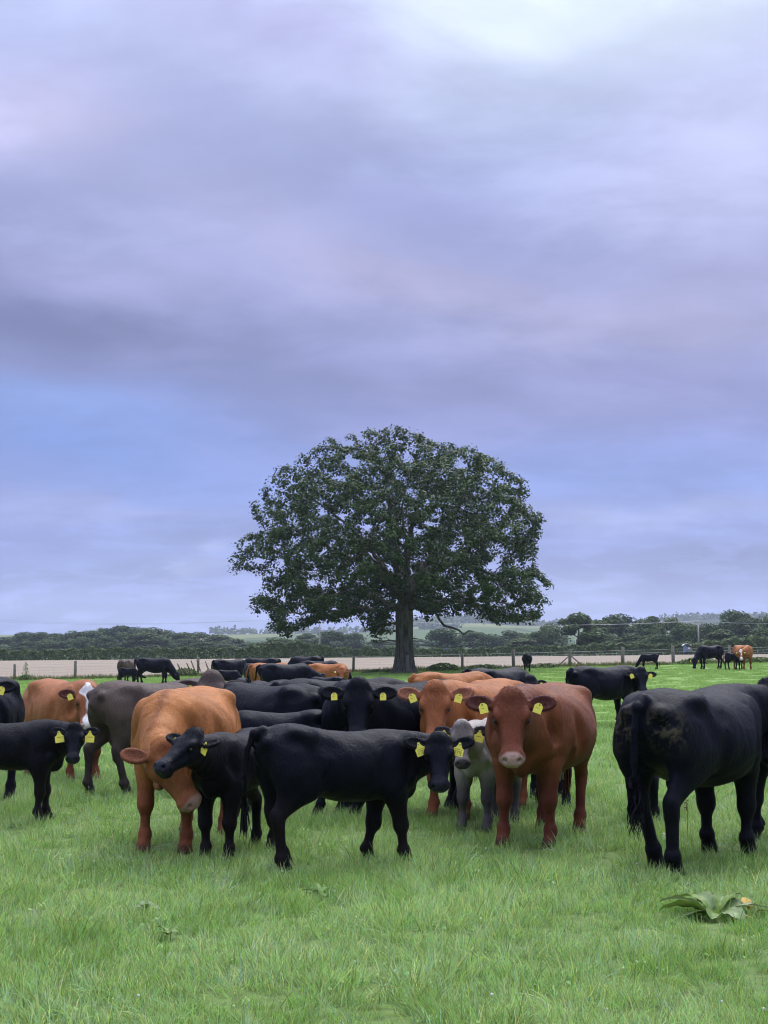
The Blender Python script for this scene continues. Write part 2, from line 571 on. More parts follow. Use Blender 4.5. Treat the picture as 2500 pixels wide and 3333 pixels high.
def cow(name, label, group, foot, heading, H=1.30, kind=ADULT, coat='black', cat='cow', poll=None, look=None, pitch=-62, roll=0,
        legs=None, tail='down', res=0.017, hres=0.009, tags=(1, 1), eartilt=8, earfwd=0, blaze=None, dirt=False, hair=0, tagnum=None,
        over=None, tagsize=1.0, cup=1.0, udder=None, anchor='centre', white=None, switch=True, curl=0, tilt=0):
    """foot = world (x, y) of the body centre; heading in degrees (0 = facing +X, 90 = away from the camera).
    poll = head top in body units (forward, left, up); look = world yaw of the face in degrees or None (straight)"""
    K = dict(kind); K.update(over or {})
    s = H / 1.30
    C = COATS[coat] if isinstance(coat, str) else coat
    L, g, by, lk = K['length'], K['girth'], K['belly'], K['legk']
    P = []
    topx = 0.0
    st = [(-.90, 1.08, 1.00, .03), (-.86, 1.17, .93, .09), (-.78, 1.245, .82, .17), (-.66, 1.285, .75, .225), (-.52, 1.300, .70, .27), (-.36, 1.282, .645, .30),
          (-.18, 1.262, .585, .335), (0.0, 1.258, .555, .352), (.18, 1.268, .560, .335), (.34, 1.290, .585, .295), (.48, 1.298, .61, .255),
          (.60, 1.255, .655, .21), (.70, 1.17, .72, .15), (.77, 1.06, .82, .07)]
    st = [(x * L, zt, zb + by * (1 - abs(x) * .4), wd * (1 + (g - 1) * (1.0 if abs(x) < .45 else .7))) for x, zt, zb, wd in st]
    P.append(p_loft(st, k=.05, e=2.15))
    for sgn in (1, -1):
        # hook bones, shoulder blades, thigh muscles
        P.append(p_ell((-.50 * L, sgn * .190 * g, 1.195), (.10, .07, .06), rotmat(0, R(12)), k=.13))
        P.append(p_ell((-.83 * L, sgn * .105 * g, 1.13), (.05, .05, .05), k=.07))
        P.append(p_ell((.41 * L, sgn * .175 * g, .96), (.165, .095, .27), rotmat(0, R(-14)), k=.05))
        P.append(p_ell((.57 * L, sgn * .150, .86), (.10, .08, .13), k=.08))
        P.append(p_ell((.27 * L, sgn * (.045 + .305 * (.35 + .65 * g)), .95), (.045, .045, .24), rotmat(0, R(-12)), k=.08, op='s'))
        P.append(p_ell((-.60 * L, sgn * .165 * g, .93), (.205, .115, .29), rotmat(0, R(8)), k=.08))
        P.append(p_ell((-.42 * L, sgn * .215 * g, .80), (.12, .08, .14), k=.09))
        P.append(p_ell((.585 * L, sgn * .165, .885), (.07, .055, .085), k=.05))
        P.append(p_ell((.60 * L, sgn * .245, 1.00), (.045, .055, .18), rotmat(0, R(-22)), k=.07, op='s'))
        P.append(p_ell((.34 * L, sgn * .30 * (.5 + .5 * g), .70), (.05, .05, .07), k=.06, op='s'))
        P.append(p_ell((-.66 * L, sgn * .285 * g, 1.16), (.10, .05, .05), rotmat(0, R(-12)), k=.08, op='s'))
        # hollow of the flank
        P.append(p_ell((-.30 * L, sgn * .375 * g, 1.13), (.10, .09, .08), k=.10, op='s'))
        P.append(p_ell((-.34 * L, sgn * .36 * g, .78), (.035, .07, .20), rotmat(0, R(-18)), k=.07, op='s'))
    # brisket and dewlap root
    P.append(p_ell((.60 * L, 0, .76 + by * .6), (.16, .11, .15), k=.10))
    P.append(p_ell((.63 * L, 0, .66 + by * .7), (.11, .055, .09), k=.06))
    if K['udder'] if udder is None else udder:
        P.append(p_ell((-.47 * L, 0, .62), (.17, .13, .13), k=.06))
        for dx_ in (-.07, .07):
            for sgn in (1, -1):
                P.append(p_cone((-.45 * L + dx_, sgn * .06, .52), (-.45 * L + dx_, sgn * .065, .455), .018, .013, k=.02))
    # legs: offsets of the feet (front-left, front-right, hind-left, hind-right)
    lg = legs or [(0.03, 0), (-0.05, 0), (0.06, 0), (-0.05, 0)]
    hoofs = []
    for i, (ox, oy) in enumerate(lg):
        sgn = 1 if i % 2 == 0 else -1
        W = (.155 if i < 2 else .165) * (0.55 + .45 * g)
        lift = 0.0
        if i < 2:
            fx = .43 * L
            e0 = (fx - .02, sgn * (W + .02), .76); e1 = (fx + .02 + ox * .1, sgn * (W + .012), .66)
            kn = (fx + .035 + ox * .5, sgn * W + oy * .5, .385)
            ft = (fx + .02 + ox * .93, sgn * W + oy * .95, .145)
            P.append(p_cone(e0, e1, .115 * lk, .092 * lk, k=.09, sq=((0, 1, 0), .85)))
            P.append(p_cone(e1, kn, .092 * lk, .053 * lk, k=.05))
            P.append(p_ell((kn[0] + .006, kn[1], kn[2]), (.062 * lk, .060 * lk, .085), k=.05))
            P.append(p_cone(kn, ft, .042 * lk, .037 * lk, k=.035))
        else:
            fx = -.60 * L
            e1 = (fx + .08, sgn * (W + .02), .74)
            hk = (fx - .125 + ox * .55, sgn * W + oy * .5, .50)
            ft = (fx - .085 + ox * .95, sgn * W + oy * .95, .145)
            P.append(p_cone((fx + .02, sgn * (W + .01), .88), e1, .165 * lk, .118 * lk, k=.09, sq=((0, 1, 0), .72)))
            P.append(p_cone(e1, hk, .112 * lk, .056 * lk, k=.06, sq=((0, 1, 0), .8)))
            P.append(p_cone((hk[0] - .035, hk[1], hk[2] + .035), (hk[0] - .01, hk[1], hk[2] - .08), .032 * lk, .042 * lk, k=.04))
            P.append(p_cone((hk[0] - .03, hk[1], hk[2] + .03), (fx - .08, sgn * (W + .01), .74), .020 * lk, .05 * lk, k=.06))
            P.append(p_cone(hk, ft, .047 * lk, .040 * lk, k=.035))
        P.append(p_ell(ft, (.050 * lk, .049 * lk, .050), k=.03))
        hf = (ft[0] + .030, ft[1], .055)
        P.append(p_cone(ft, hf, .046 * lk, .053 * lk, k=.03))
        hoofs.append(hf)
        P.append(p_cone((hf[0] + .006, hf[1], .055), (hf[0] + .014, hf[1], .02), .053 * lk, .064 * lk, k=.02))
        P.append(p_cone((hf[0] + .10, hf[1], .0), (hf[0] + .06, hf[1], .10), .008, .003, k=.012, op='s'))
        for q in (-.05, ):
            P.append(p_ell((ft[0] - .045, ft[1], ft[2] - .01), (.018, .03, .02), k=.02))
    # tail
    tz = 1.20
    if tail == 'down':
        tp = [(-.84 * L, 0, 1.225), (-.915 * L, 0, 1.17), (-.945 * L, .01, 1.02), (-.95 * L, .015, .80), (-.945 * L, .01, .56)]
    elif tail == 'close':
        tp = [(-.82 * L, 0, 1.235), (-.90 * L, .01, 1.21), (-.955 * L, .03, 1.08), (-.975 * L, .045, .84), (-.975 * L, .04, .60)]
    elif tail == 'side':
        tp = [(-.84 * L, 0, 1.225), (-.93 * L, .03, 1.18), (-.975 * L, .08, 1.02), (-.97 * L, .14, .80), (-.96 * L, .17, .56)]
    elif tail == 'up':
        tp = [(-.84 * L, 0, 1.225), (-.94 * L, 0, 1.27), (-1.04 * L, 0, 1.22), (-1.10 * L, .0, 1.05), (-1.12 * L, .0, .82)]
    else:
        tp = None
    if tp:
        tr = [.048, .038, .026, .020, .015]
        for i in range(4):
            P.append(p_cone(tp[i], tp[i + 1], tr[i], tr[i + 1], k=.05 if i == 0 else .02))
    # head frame
    hk_ = K['headk'] * (1.0 if s > .9 else 1.0)
    if anchor != 'centre':
        q_ = (.44 if anchor == 'front' else -.68) * L * s
        foot = (foot[0] - math.cos(R(heading)) * q_, foot[1] - math.sin(R(heading)) * q_)
    if poll is not None and poll[0] == 'px':
        wp = at(poll[1], poll[2], poll[3] if poll[3] > 3 else foot[1] + poll[3]) - Vector((foot[0], foot[1], float(ground_z(*foot))))
        ch_, sh_ = math.cos(R(heading)), math.sin(R(heading))
        poll = ((wp.x * ch_ + wp.y * sh_) / s, (-wp.x * sh_ + wp.y * ch_) / s, wp.z / s)
        print('POLL', name, [round(v, 2) for v in poll])
    pl = np.array(poll if poll is not None else (1.08 * L, 0, 1.30), float)
    rise = K['rise']
    pl[2] /= (1 - rise)

    def wz(q):
        q = np.array(q, float); t_ = np.clip((q[..., 0] + .6) / 1.1, 0, 1)
        q[..., 2] = q[..., 2] * (1 - rise * t_)
        return q
    yaw = 0.0 if look is None else R(look - heading)
    hy = math.atan2(math.sin(yaw), math.cos(yaw))
    Hm = rotmat(hy, R(pitch), R(roll))
    hp = lambda x, y, z: pl + Hm @ (np.array((x, y, z), float) * hk_)
    # neck: upper line, lower line, filled between, along bezier curves
    nk = K['neck']
    b0, b2 = np.array((.40 * L, 0, 1.12)), hp(.03, 0, -.07)
    c0, c2 = np.array((.55 * L, 0, .88 + by * .5)), hp(.13, 0, -.155)
    if pl[2] < .8:
        b0 = np.array((.44 * L, 0, 1.08))
    bm = b0 + np.array((.30 * L, 0, .06 if pl[2] > .9 else -.10)); cm = c0 + np.array((.22 * L, 0, .04 if pl[2] > .9 else -.12))
    bez = lambda a, m, b, t: (1 - t) ** 2 * a + 2 * t * (1 - t) * m + t * t * b
    N = 6
    for i in range(N):
        t0, t1 = i / N, (i + 1) / N
        r = lambda t, a, b: (a + (b - a) * t) * nk
        U0, U1 = bez(b0, bm, b2, t0), bez(b0, bm, b2, t1)
        L0, L1 = bez(c0, cm, c2, t0), bez(c0, cm, c2, t1)
        P.append(p_cone(U0, U1, r(t0, .155, .088), r(t1, .155, .088), k=.06))
        P.append(p_cone(L0, L1, r(t0, .165, .075), r(t1, .165, .075), k=.06))
        P.append(p_cone((U0 + L0) / 2, (U1 + L1) / 2, r(t0, .185, .098), r(t1, .185, .098), k=.06))
        if i < 5 and kind is ADULT:
            o_ = np.array((0, 0, -.10))
            P.append(p_cone(L0 + o_ * (1.2 + .6 * math.sin(t0 * 3)), L1 + o_ * (1.2 + .6 * math.sin(t1 * 3)), .036, .026, k=.05))
    bodyN = len(P)
    # head
    hs = [(-.055, .030, -.05, .055), (-.02, .056, -.115, .104), (.05, .066, -.155, .128), (.12, .062, -.190, .134), (.18, .048, -.188, .128), (.25, .030, -.172, .113),
          (.33, .020, -.150, .099), (.40, .014, -.140, .092), (.455, .010, -.138, .093), (.495, -.006, -.130, .080), (.522, -.030, -.105, .045)]
    hs = [(x * hk_, a * hk_, b * hk_, c_ * hk_) for x, a, b, c_ in hs]
    P.append(p_loft(hs, pl, Hm, k=.045, e=2.25, lowpos=.62))
    E = lambda c_, r, k=.03, op='u', rm=None: P.append(p_ell(hp(*c_), np.array(r) * hk_, Hm if rm is None else Hm @ rm, k=k * hk_, op=op))
    E((-.03, 0, .030), (.060, .078, .05), k=.07)                      # poll
    E((.452, 0, -.045), (.062, .092, .060), k=.05)                    # muzzle pad
    E((.450, 0, -.130), (.048, .064, .028), k=.03)                    # chin
    for sg in (1, -1):
        E((.138, sg * .108, .016), (.050, .032, .032), k=.04)        # brow
        E((.190, sg * .132, -.010), (.038, .022, .024), k=.025, op='s')  # eye hollow
        E((.176, sg * .113, -.012), (.030, .020, .021), k=.018)       # eyelid ball
        E((.12, sg * .10, -.11), (.080, .042, .065), k=.05)           # cheek
        E((.31, sg * .108, -.040), (.090, .022, .028), k=.06, op='s')  # hollow before the cheek
        E((.497, sg * .056, -.016), (.027, .017, .016), k=.016, op='s', rm=rotmat(R(32 * sg), R(0)))  # nostril
        P.append(p_cone(hp(.518, sg * .012, -.100), hp(.39, sg * .094, -.104), .007, .007, k=.014, op='s'))  # mouth
    # ears
    tagpos = []
    ear = []; earP = []
    for sg in (1, -1):
        base = np.array((.030, sg * .100, -.050))
        ln = np.array((math.sin(R(eartilt if not isinstance(eartilt, tuple) else eartilt[0 if sg > 0 else 1])), sg * math.cos(R(12)), math.sin(R(earfwd))))
        ln = unit(ln)
        up_ = unit(np.cross(ln, (0, 0, 1)) * sg)           # across the ear, towards the poll side
        if up_[0] > 0:
            up_ = -up_
        fr = unit(np.cross(ln, up_))
        if fr[2] < 0:
            fr = -fr
        Em = np.stack([ln, up_, fr], 1)
        em = .138
        cen = base + ln * em
        wEm = Hm @ Em
        P.append(p_cone(hp(*base), hp(*(base + ln * .07)), .036 * hk_, .030 * hk_, k=.04))
        er = np.array((.112, .068, .030)) * hk_
        if res > .03:
            er[2] *= 1.5
        P.append(p_ell(hp(*cen), er, wEm, k=.02)); earP.append(P[-1])
        P.append(p_ell(hp(*(cen + ln * .006 + fr * .030 * cup)), er * np.array((.86, .74, .95)), wEm, k=.012, op='s'))
        ear.append((cen, ln, up_, fr))
        tagpos.append((sg, cen, ln, up_, fr))
    # ---- mesh it
    lo = np.min([p.lo for p in P if p.op == 'u'], 0); hi = np.max([p.hi for p in P if p.op == 'u'], 0)
    lo[2] = -.03
    hb = np.array([hp(x, y, z) for x in (-.10, .56) for y in (-.24, .24) for z in (-.19, .12)])
    hlo, hhi = hb.min(0), hb.max(0)
    ax = [axis_points(lo[i], hi[i], res / s, hlo[i], hhi[i], hres / s) for i in range(3)]
    D = eval_grid(P, *ax)
    V, F = surface_nets(*ax, D)
    for _ in range(2):
        d = eval_pts(P, V); e_ = .003
        gr = np.stack([eval_pts(P, V + np.eye(3)[i] * e_) - d for i in range(3)], 1) / e_
        gn = (gr * gr).sum(1)
        V = V - gr * np.clip(d / np.maximum(gn, .2), -.012, .012)[:, None]
    gr = gr / np.sqrt(gn + 1e-9)[:, None]
    ph = H * 17.0 + heading * .1
    q1 = np.sin(V[:, 0] * 13 + 2.1 * np.sin(V[:, 2] * 8 + ph) + ph) * np.sin(V[:, 2] * 11 + 1.7 * np.sin(V[:, 0] * 9 + V[:, 1] * 7))
    rib = np.sin(V[:, 0] * 62 + 5 * (V[:, 2] - .9)) * np.exp(-((V[:, 0] / L - .02) / .22) ** 2) * np.exp(-((V[:, 2] - .95) / .20) ** 2)
    fold = np.sin(V[:, 0] * 75 - V[:, 2] * 22 + 3 * np.sin(V[:, 2] * 9)) * np.exp(-((V[:, 0] / L - .66) / .12) ** 2) * (V[:, 2] > .7)
    amp = np.clip((V[:, 2] - .35) / .3, 0, 1) * (1 - np.clip((1.5 - np.abs(V[:, 0] / L)) < .45, 0, 1))
    headn = np.clip(1.6 - np.linalg.norm(V - hp(.2, 0, -.05), axis=1) / .25, 0, 1)
    V = V + gr * (((.0055 * q1 + .0020 * rib + 0.0016 * fold) * amp) * (1 - headn))[:, None]
    # ---- colours, by place on the body
    n = len(V)
    sm = lambda x, a, b: np.clip((x - a) / (b - a), 0, 1) ** 2 * (3 - 2 * np.clip((x - a) / (b - a), 0, 1))
    base = np.tile(np.array(C['base']), (n, 1))
    mixc = lambda c_, w_: base * (1 - w_[:, None]) + np.array(c_) * w_[:, None]
    hq = ((V - pl) @ Hm) / hk_
    inhead = sm(hq[:, 0], -.10, .02) * (1 - sm(np.abs(hq[:, 1]), .13, .19)) * (1 - sm(np.abs(hq[:, 2] + .05), .13, .20)) * (hq[:, 0] < .60)
    inhead = np.maximum(inhead, np.max([(1 - sm(p_.f(V), .004, .015)) for p_ in earP], 0))
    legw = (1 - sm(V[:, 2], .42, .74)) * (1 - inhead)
    if pl[2] < .8:
        legw = legw * (V[:, 0] < .62 * L)
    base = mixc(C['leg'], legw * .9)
    wv = .5 + .5 * np.sin(V[:, 0] * 7 + 3 * np.sin(V[:, 2] * 5 + H * 9)) * np.sin(V[:, 2] * 6 + V[:, 1] * 5)
    base = base * (0.86 + .26 * wv)[:, None]
    if sum(C['base']) > .15 and coat != 'grey':
        crest = np.exp(-(V[:, 1] / .045) ** 2) * sm(V[:, 0], .25, .5) * (1 - inhead) * sm(V[:, 2], .85, 1.1)
        base = mixc(tuple(.5 * c_ for c_ in C['leg']), crest * .55)
    base = mixc(C['face'], inhead * .85)
    em_ = np.max([(1 - sm(p_.f(V), .004, .015)) for p_ in earP], 0)
    base = mixc(C['ear'], em_)
    mzx = np.abs(hq[:, 1]) < .14
    eyew = np.exp(-(((hq[:, 0] - .18) / .030) ** 2 + ((np.abs(hq[:, 1]) - .12) / .025) ** 2 + ((hq[:, 2] + .012) / .028) ** 2))
    base = mixc(tuple(.25 * c_ for c_ in C['face']), np.clip(eyew * 1.1, 0, .9))
    mw = sm(hq[:, 0] - .5 * np.maximum(np.abs(hq[:, 1]) - .04, 0), .430, .462) * mzx * (hq[:, 2] > -.105) * (np.abs(hq[:, 2]) < .2) * (hq[:, 0] < .6)
    base = mixc(C['muzzle'], mw)
    if blaze is not None:
        bw = blaze(hq) * (np.abs(hq[:, 1]) < .15) * (np.abs(hq[:, 2]) < .25) * (hq[:, 0] > -.12) * (hq[:, 0] < .6)
        base = mixc((.72, .68, .68), bw)
    if white is not None:
        base = mixc((.72, .70, .72), white(V))
    if dirt:
        from mathutils import noise as mn
        reg = np.where((np.abs(V[:, 0] + .84 * L) < .30) & (np.abs(V[:, 2] - 1.02) < .32))[0]
        nz_ = np.full(n, -1.0)
        for i_ in reg:
            v_ = Vector(V[i_])
            nz_[i_] = mn.noise(v_ * 34.0) * 1.1 + mn.noise(v_ * 75.0) * .7 + mn.noise(v_ * 9.0) * 1.2
        dw = sm(nz_, -.15, .55) * np.exp(-((V[:, 0] + .84 * L) / .10) ** 2) * np.exp(-((V[:, 2] - 1.02) / .13) ** 2) * sm(np.abs(V[:, 1]), .035, .07)
        base = mixc((.060, .050, .034), np.clip(dw * 1.3, 0, 1))
        V = V + np.stack([-.009 * dw, 0 * dw, 0 * dw], 1)
    if K['udder'] if udder is None else udder:
        uw = (1 - sm(V[:, 2], .53, .60)) * (np.abs(V[:, 1]) < .16) * (np.abs(V[:, 0] + .46 * L) < .2) * (V[:, 2] > .40)
        near = np.abs(V[:, 1]) < .085
        base = mixc((.30, .23, .21) if coat != 'black' else (.10, .085, .085), uw * near)
    hoofw = 1 - sm(V[:, 2], .055, .085)
    hoofc = tuple(.45 * c_ + .012 for c_ in C['leg'])
    base = mixc(hoofc, hoofw)
    wet = mw + .55 * hoofw
    # ---- link it
    px, py = foot
    hr = R(heading)
    cx_, sx_ = math.cos(hr), math.sin(hr)
    V2 = wz(V) * s
    if tilt:
        tt = R(tilt); x_, z_ = V2[:, 0].copy(), V2[:, 2].copy()
    gz = float(ground_z(px, py))
    root = empty(name, (px, py, gz), label, cat, group, hr)
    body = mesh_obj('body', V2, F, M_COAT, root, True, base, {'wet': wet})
    # eyes
    for sg in (1, -1):
        c_ = wz(hp(.180, sg * .1175, -.012)) * s; r_ = .0190 * hk_ * s
        vv, ff = ball(c_, r_, 10, 7)
        mesh_obj('eye', vv, ff, M_EYE, root, True)
    # ear tags
    for j, (sg, cen, ln, up_, fr) in enumerate(tagpos):
        if not tags or not tags[j]:
            continue
        ts = tagsize / s if kind is CALF else tagsize
        c_ = wz(hp(*(cen - ln * .018 + fr * .012))) * s
        wd = np.array(Hm @ unit(fr * .95 + np.array((0, 0, .3))))
        down = np.array((0, 0, -1.)); nrm = unit(wd - down * (wd @ down)); side = np.cross(down, nrm)
        side = side / np.linalg.norm(side)
        c_ = c_ + nrm * .030
        a_, h_ = .033 * ts * s, .078 * ts * s
        outl = [(-.22, -.05), (.22, -.05), (.30, .12), (.62, .34), (1, .42), (1, 1.0), (-1, 1.0), (-1, .42), (-.62, .34), (-.30, .12)]
        if tagsize < .95 or kind is not CALF:
            outl = [(-.45, .0), (.45, .0), (.62, .10), (1, .26), (1, 1.0), (-1, 1.0), (-1, .26), (-.62, .10)]
        rr = .18 * sg + .22 * math.sin(heading * 3.7 + sg * 5 + H * 40)
        vv = []
        for th in (-.0015, .0015):
            for (u, v_) in outl:
                uu = u * a_ * math.cos(rr) + v_ * h_ * math.sin(rr); v2 = -u * a_ * math.sin(rr) + v_ * h_ * math.cos(rr)
                vv.append(c_ + side * uu + down * v2 + nrm * (th + .010 * (v_ ** 2) * s))
        m_ = len(outl)
        ff = [tuple(range(m_)), tuple(range(2 * m_ - 1, m_ - 1, -1))] + [(i + m_, (i + 1) % m_ + m_, (i + 1) % m_, i) for i in range(m_)]
        tg = mesh_obj('ear_tag', vv, ff, M_TAG, root)
        if res < .025:
            # rivet and the dark print on the tag
            vb, fb = ball(c_ + down * .012 * s + nrm * .003, .006 * s, 6, 4)
            mesh_obj('rivet', vb, fb, M_TAGPRINT, tg)
            pr = []
            to = lambda u, v_: c_ + side * (u * a_ * math.cos(rr) + v_ * h_ * math.sin(rr)) + down * (-u * a_ * math.sin(rr) + v_ * h_ * math.cos(rr)) + nrm * (.0035 + .010 * v_ ** 2 * s)
            txt = (tagnum or {}).get(j)
            if txt is None:
                for rw, (u0, u1, v0, v1) in enumerate(((-.7, .55, .50, .535), )):
                    pr.append(([to(u0, v0), to(u1, v0), to(u1, v1), to(u0, v1)], [(0, 1, 2, 3)]))
            else:
                flip = 1 if (np.cross(side, down) @ nrm) < 0 else 1
                pr.append(([to(-.75, .47), to(.70, .47), to(.70, .50), to(-.75, .50)], [(0, 1, 2, 3)]))
                for q in DIGITS(txt):
                    pr.append(([to(.72 - 1.44 * u, .60 + .30 * v_) for u, v_ in q], [(0, 1, 2, 3)]))
            vp, fp = join(pr)
            mesh_obj('tag_print', vp, fp, M_TAGPRINT, tg)['kind'] = 'stuff'
    # tail switch: strands of long hair
    if tp and switch:
        e0, e1 = np.array(tp[3]), np.array(tp[4])
        ns = 200 if res < .02 else (90 if res < .03 else 30)
        cc = np.array(C['base']) * (.8 if coat in ('black', 'brownblack', 'grey') else .55)
        add_strands('tail_switch', root, e1, (e1 - e0), ns, s, cc, rr=.018, ln=(.22, .38), wd=.008 if res < .02 else .016, curl=curl)
    if hair:
        add_coat_hair(root, body, V2, F, base, hair, inhead, pl * s, s, hq, coat, em_)
    return root


SEG = {'0': 'abcdef', '1': 'bc', '2': 'abged', '3': 'abgcd', '4': 'fgbc', '5': 'afgcd', '6': 'afgedc', '7': 'abc', '8': 'abcdefg', '9': 'abcdfg'}


def DIGITS(txt):
    out = []
    n = len(txt); w_ = 1.0 / n
    for i, ch in enumerate(txt):
        x0, x1 = i * w_ + .12 * w_, (i + 1) * w_ - .12 * w_
        t_ = .16 * (x1 - x0) * 1.3; h = .12
        S = {'a': (x0, x1, 0, h), 'd': (x0, x1, 1 - h, 1), 'g': (x0, x1, .5 - h / 2, .5 + h / 2), 'f': (x0, x0 + t_, 0, .5),
             'b': (x1 - t_, x1, 0, .5), 'e': (x0, x0 + t_, .5, 1), 'c': (x1 - t_, x1, .5, 1)}
        for k in SEG.get(ch, ''):
            a, b, c, d = S[k]
            out.append([(a, c), (b, c), (b, d), (a, d)])
    return out


def ball(c, r, n=8, m=6):
    V = []; F = []
    for i in range(m + 1):
        th = math.pi * i / m
        for j in range(n):
            ph = 2 * math.pi * j / n
            V.append((c[0] + r * math.sin(th) * math.cos(ph), c[1] + r * math.sin(th) * math.sin(ph), c[2] + r * math.cos(th)))
    for i in range(m):
        for j in range(n):
            F.append((i * n + j, (i + 1) * n + j, (i + 1) * n + (j + 1) % n, i * n + (j + 1) % n))
    return V, F


def strands_mesh(roots, dirs, lens, wid, cols, segs=2, grav=.25, seed=0, curl=0.0):
    """thin tapering ribbons, as arrays"""
    r_ = np.random.default_rng(seed)
    n = len(roots)
    dirs = dirs / (np.linalg.norm(dirs, axis=1, keepdims=True) + 1e-9)
    rv = r_.normal(size=(n, 3)); side = np.cross(dirs, rv); side /= np.linalg.norm(side, axis=1, keepdims=True) + 1e-9
    Vs = []
    p = roots.copy(); d = dirs.copy()
    ph = r_.uniform(0, 6.28, n)
    for i in range(segs + 1):
        f = i / segs
        wdt = wid * (1 - f) ** .7 if i < segs else np.zeros(n) * wid
        sw = side * (np.asarray(wdt).reshape(-1, 1) * .5)
        off = (curl * np.sin(ph + f * 7.0) * lens * .10)[:, None] * side
        if i < segs:
            Vs += [p - sw + off, p + sw + off]
        else:
            Vs += [p + off]
        p = p + d * (lens / segs)[:, None]
        d = d + np.array((0, 0, -grav / segs)); d /= np.linalg.norm(d, axis=1, keepdims=True)
    K_ = 2 * segs + 1
    V = np.stack(Vs, 1).reshape(-1, 3)
    b = (np.arange(n) * K_)[:, None]
    F = []
    for i in range(segs - 1):
        o = 2 * i
        F.append(b + np.array([o, o + 1, o + 3])); F.append(b + np.array([o, o + 3, o + 2]))
    o = 2 * (segs - 1)
    F.append(b + np.array([o, o + 1, o + 2]))
    F = np.concatenate(F)
    c = np.repeat(cols, K_, axis=0)
    return V, F, c


def add_strands(name, root, at_, dr, n, s, col, rr=.02, ln=(.2, .35), wd=.006, curl=0.0):
    r_ = np.random.default_rng(len(name) + n)
    P0 = np.asarray(at_) * s + r_.normal(size=(n, 3)) * rr * .5 * s + unit(dr) * r_.uniform(-.16, .03, n)[:, None] * s
    D_ = np.tile(unit(dr), (n, 1)) + r_.normal(size=(n, 3)) * (.07 + .05 * bool(curl)); D_[:, 2] -= .1
    lens = r_.uniform(ln[0], ln[1], n) * s
    V, F, c = strands_mesh(P0, D_, lens, np.full(n, wd * s), np.tile(col, (n, 1)) * r_.uniform(.6, 1.5, n)[:, None], 5, .12, 3, curl)
    return mesh_obj(name, V, F, M_HAIR, root, False, c)


def add_coat_hair(root, body, V, F, cols, n, inhead, pl, s, hq, coat, em_):
    """a short real coat over the skin, longer on the poll and the ear rims"""
    r_ = np.random.default_rng(n)
    a, b, c = V[F[:, 0]], V[F[:, 1]], V[F[:, 2]]
    nr = np.cross(b - a, V[F[:, 3]] - a) if F.shape[1] == 4 else np.cross(b - a, c - a)
    area = np.linalg.norm(nr, axis=1); nr = nr / (area[:, None] + 1e-12)
    wgt = area * (1 + 2.0 * inhead[F[:, 0]])
    k = r_.choice(len(F), n, p=wgt / wgt.sum())
    u = r_.uniform(size=(n, 1)); v = r_.uniform(size=(n, 1))
    q = V[F[k]]
    P0 = (q[:, 0] * (1 - u) + q[:, 1] * u) * (1 - v) + (q[:, 3] * (1 - u) + q[:, 2] * u) * v
    nk = nr[k]
    flow = np.tile(np.array((-.8, 0, -.55)), (n, 1))
    flow = flow - nk * (flow * nk).sum(1)[:, None]
    flow /= np.linalg.norm(flow, axis=1, keepdims=True) + .2
    vi = F[k, 0]
    pollw = np.exp(-(((hq[vi, 0] - .0) / .09) ** 2 + (hq[vi, 1] / .09) ** 2 + ((hq[vi, 2] - .05) / .07) ** 2))
    earw = em_[vi]
    noseoff = (hq[vi, 0] > .37) * (hq[vi, 0] < .62) * (np.abs(hq[vi, 1]) < .15) * (np.abs(hq[vi, 2]) < .2)
    hoofoff = V[vi, 2] < .08
    D_ = nk * (.14 + .3 * pollw + .2 * earw)[:, None] + flow * .9 + r_.normal(size=(n, 3)) * (.12 + .25 * pollw + .12 * earw)[:, None]
    L = r_.uniform(.014, .026, n) * s * (1 + .6 * pollw + .1 * earw) * (1 - .95 * noseoff) * (1 - .9 * hoofoff)
    cc = cols[vi] * (r_.uniform(.35, 1.35, n) ** 1.3)[:, None] * (1 + r_.normal(size=(n, 1)) * np.array((.22, .05, -.10)))
    cc = np.clip(cc, .0008, 1)
    Vh, Fh, ch = strands_mesh(P0 - nk * .003, D_, L, np.full(n, .0026), cc, 1, .1, 5)
    o = mesh_obj('coat_hair', Vh, Fh, M_HAIR, root, False, ch)
    o['kind'] = 'stuff'
# ------------------------------------------------------------------ ground
def pasture_material():
    m, t, b, o = material('pasture')
    pos = t.n('ShaderNodeNewGeometry').outputs['Position']
    a = t.noise(pos, 0.35, 4, 0.6)
    c = t.noise(pos, 9.0, 5, 0.65)
    d = t.noise(t.n('ShaderNodeMapping', {0: pos, 3: (1.0, 0.25, 1.0)}).outputs[0], 2.2, 5, 0.6)
    col = t.mix(t.smooth(a, .35, .65), (.105, .190, .034), (.135, .235, .044))
    col = t.mix(t.smooth(d, .40, .70), col, (.17, .275, .062))
    col = t.mix(t.math('MULTIPLY', t.smooth(c, .50, .72), .6), col, (.050, .085, .022))
    near = t.smooth(t.n('ShaderNodeSeparateXYZ', {0: pos}).outputs[1], 12.0, 40.0)
    soil = t.mix(t.smooth(c, .35, .6), (.075, .110, .030), (.110, .175, .045))
    t.link(t.mix(near, soil, col), b.inputs['Base Color'])
    b.inputs['Roughness'].default_value = .85
    b.inputs['Specular IOR Level'].default_value = .2
    t.link(t.n('ShaderNodeBump', {'Strength': .8, 'Distance': .05, 'Height': t.math('ADD', c, d)}).outputs[0], b.inputs['Normal'])
    return m


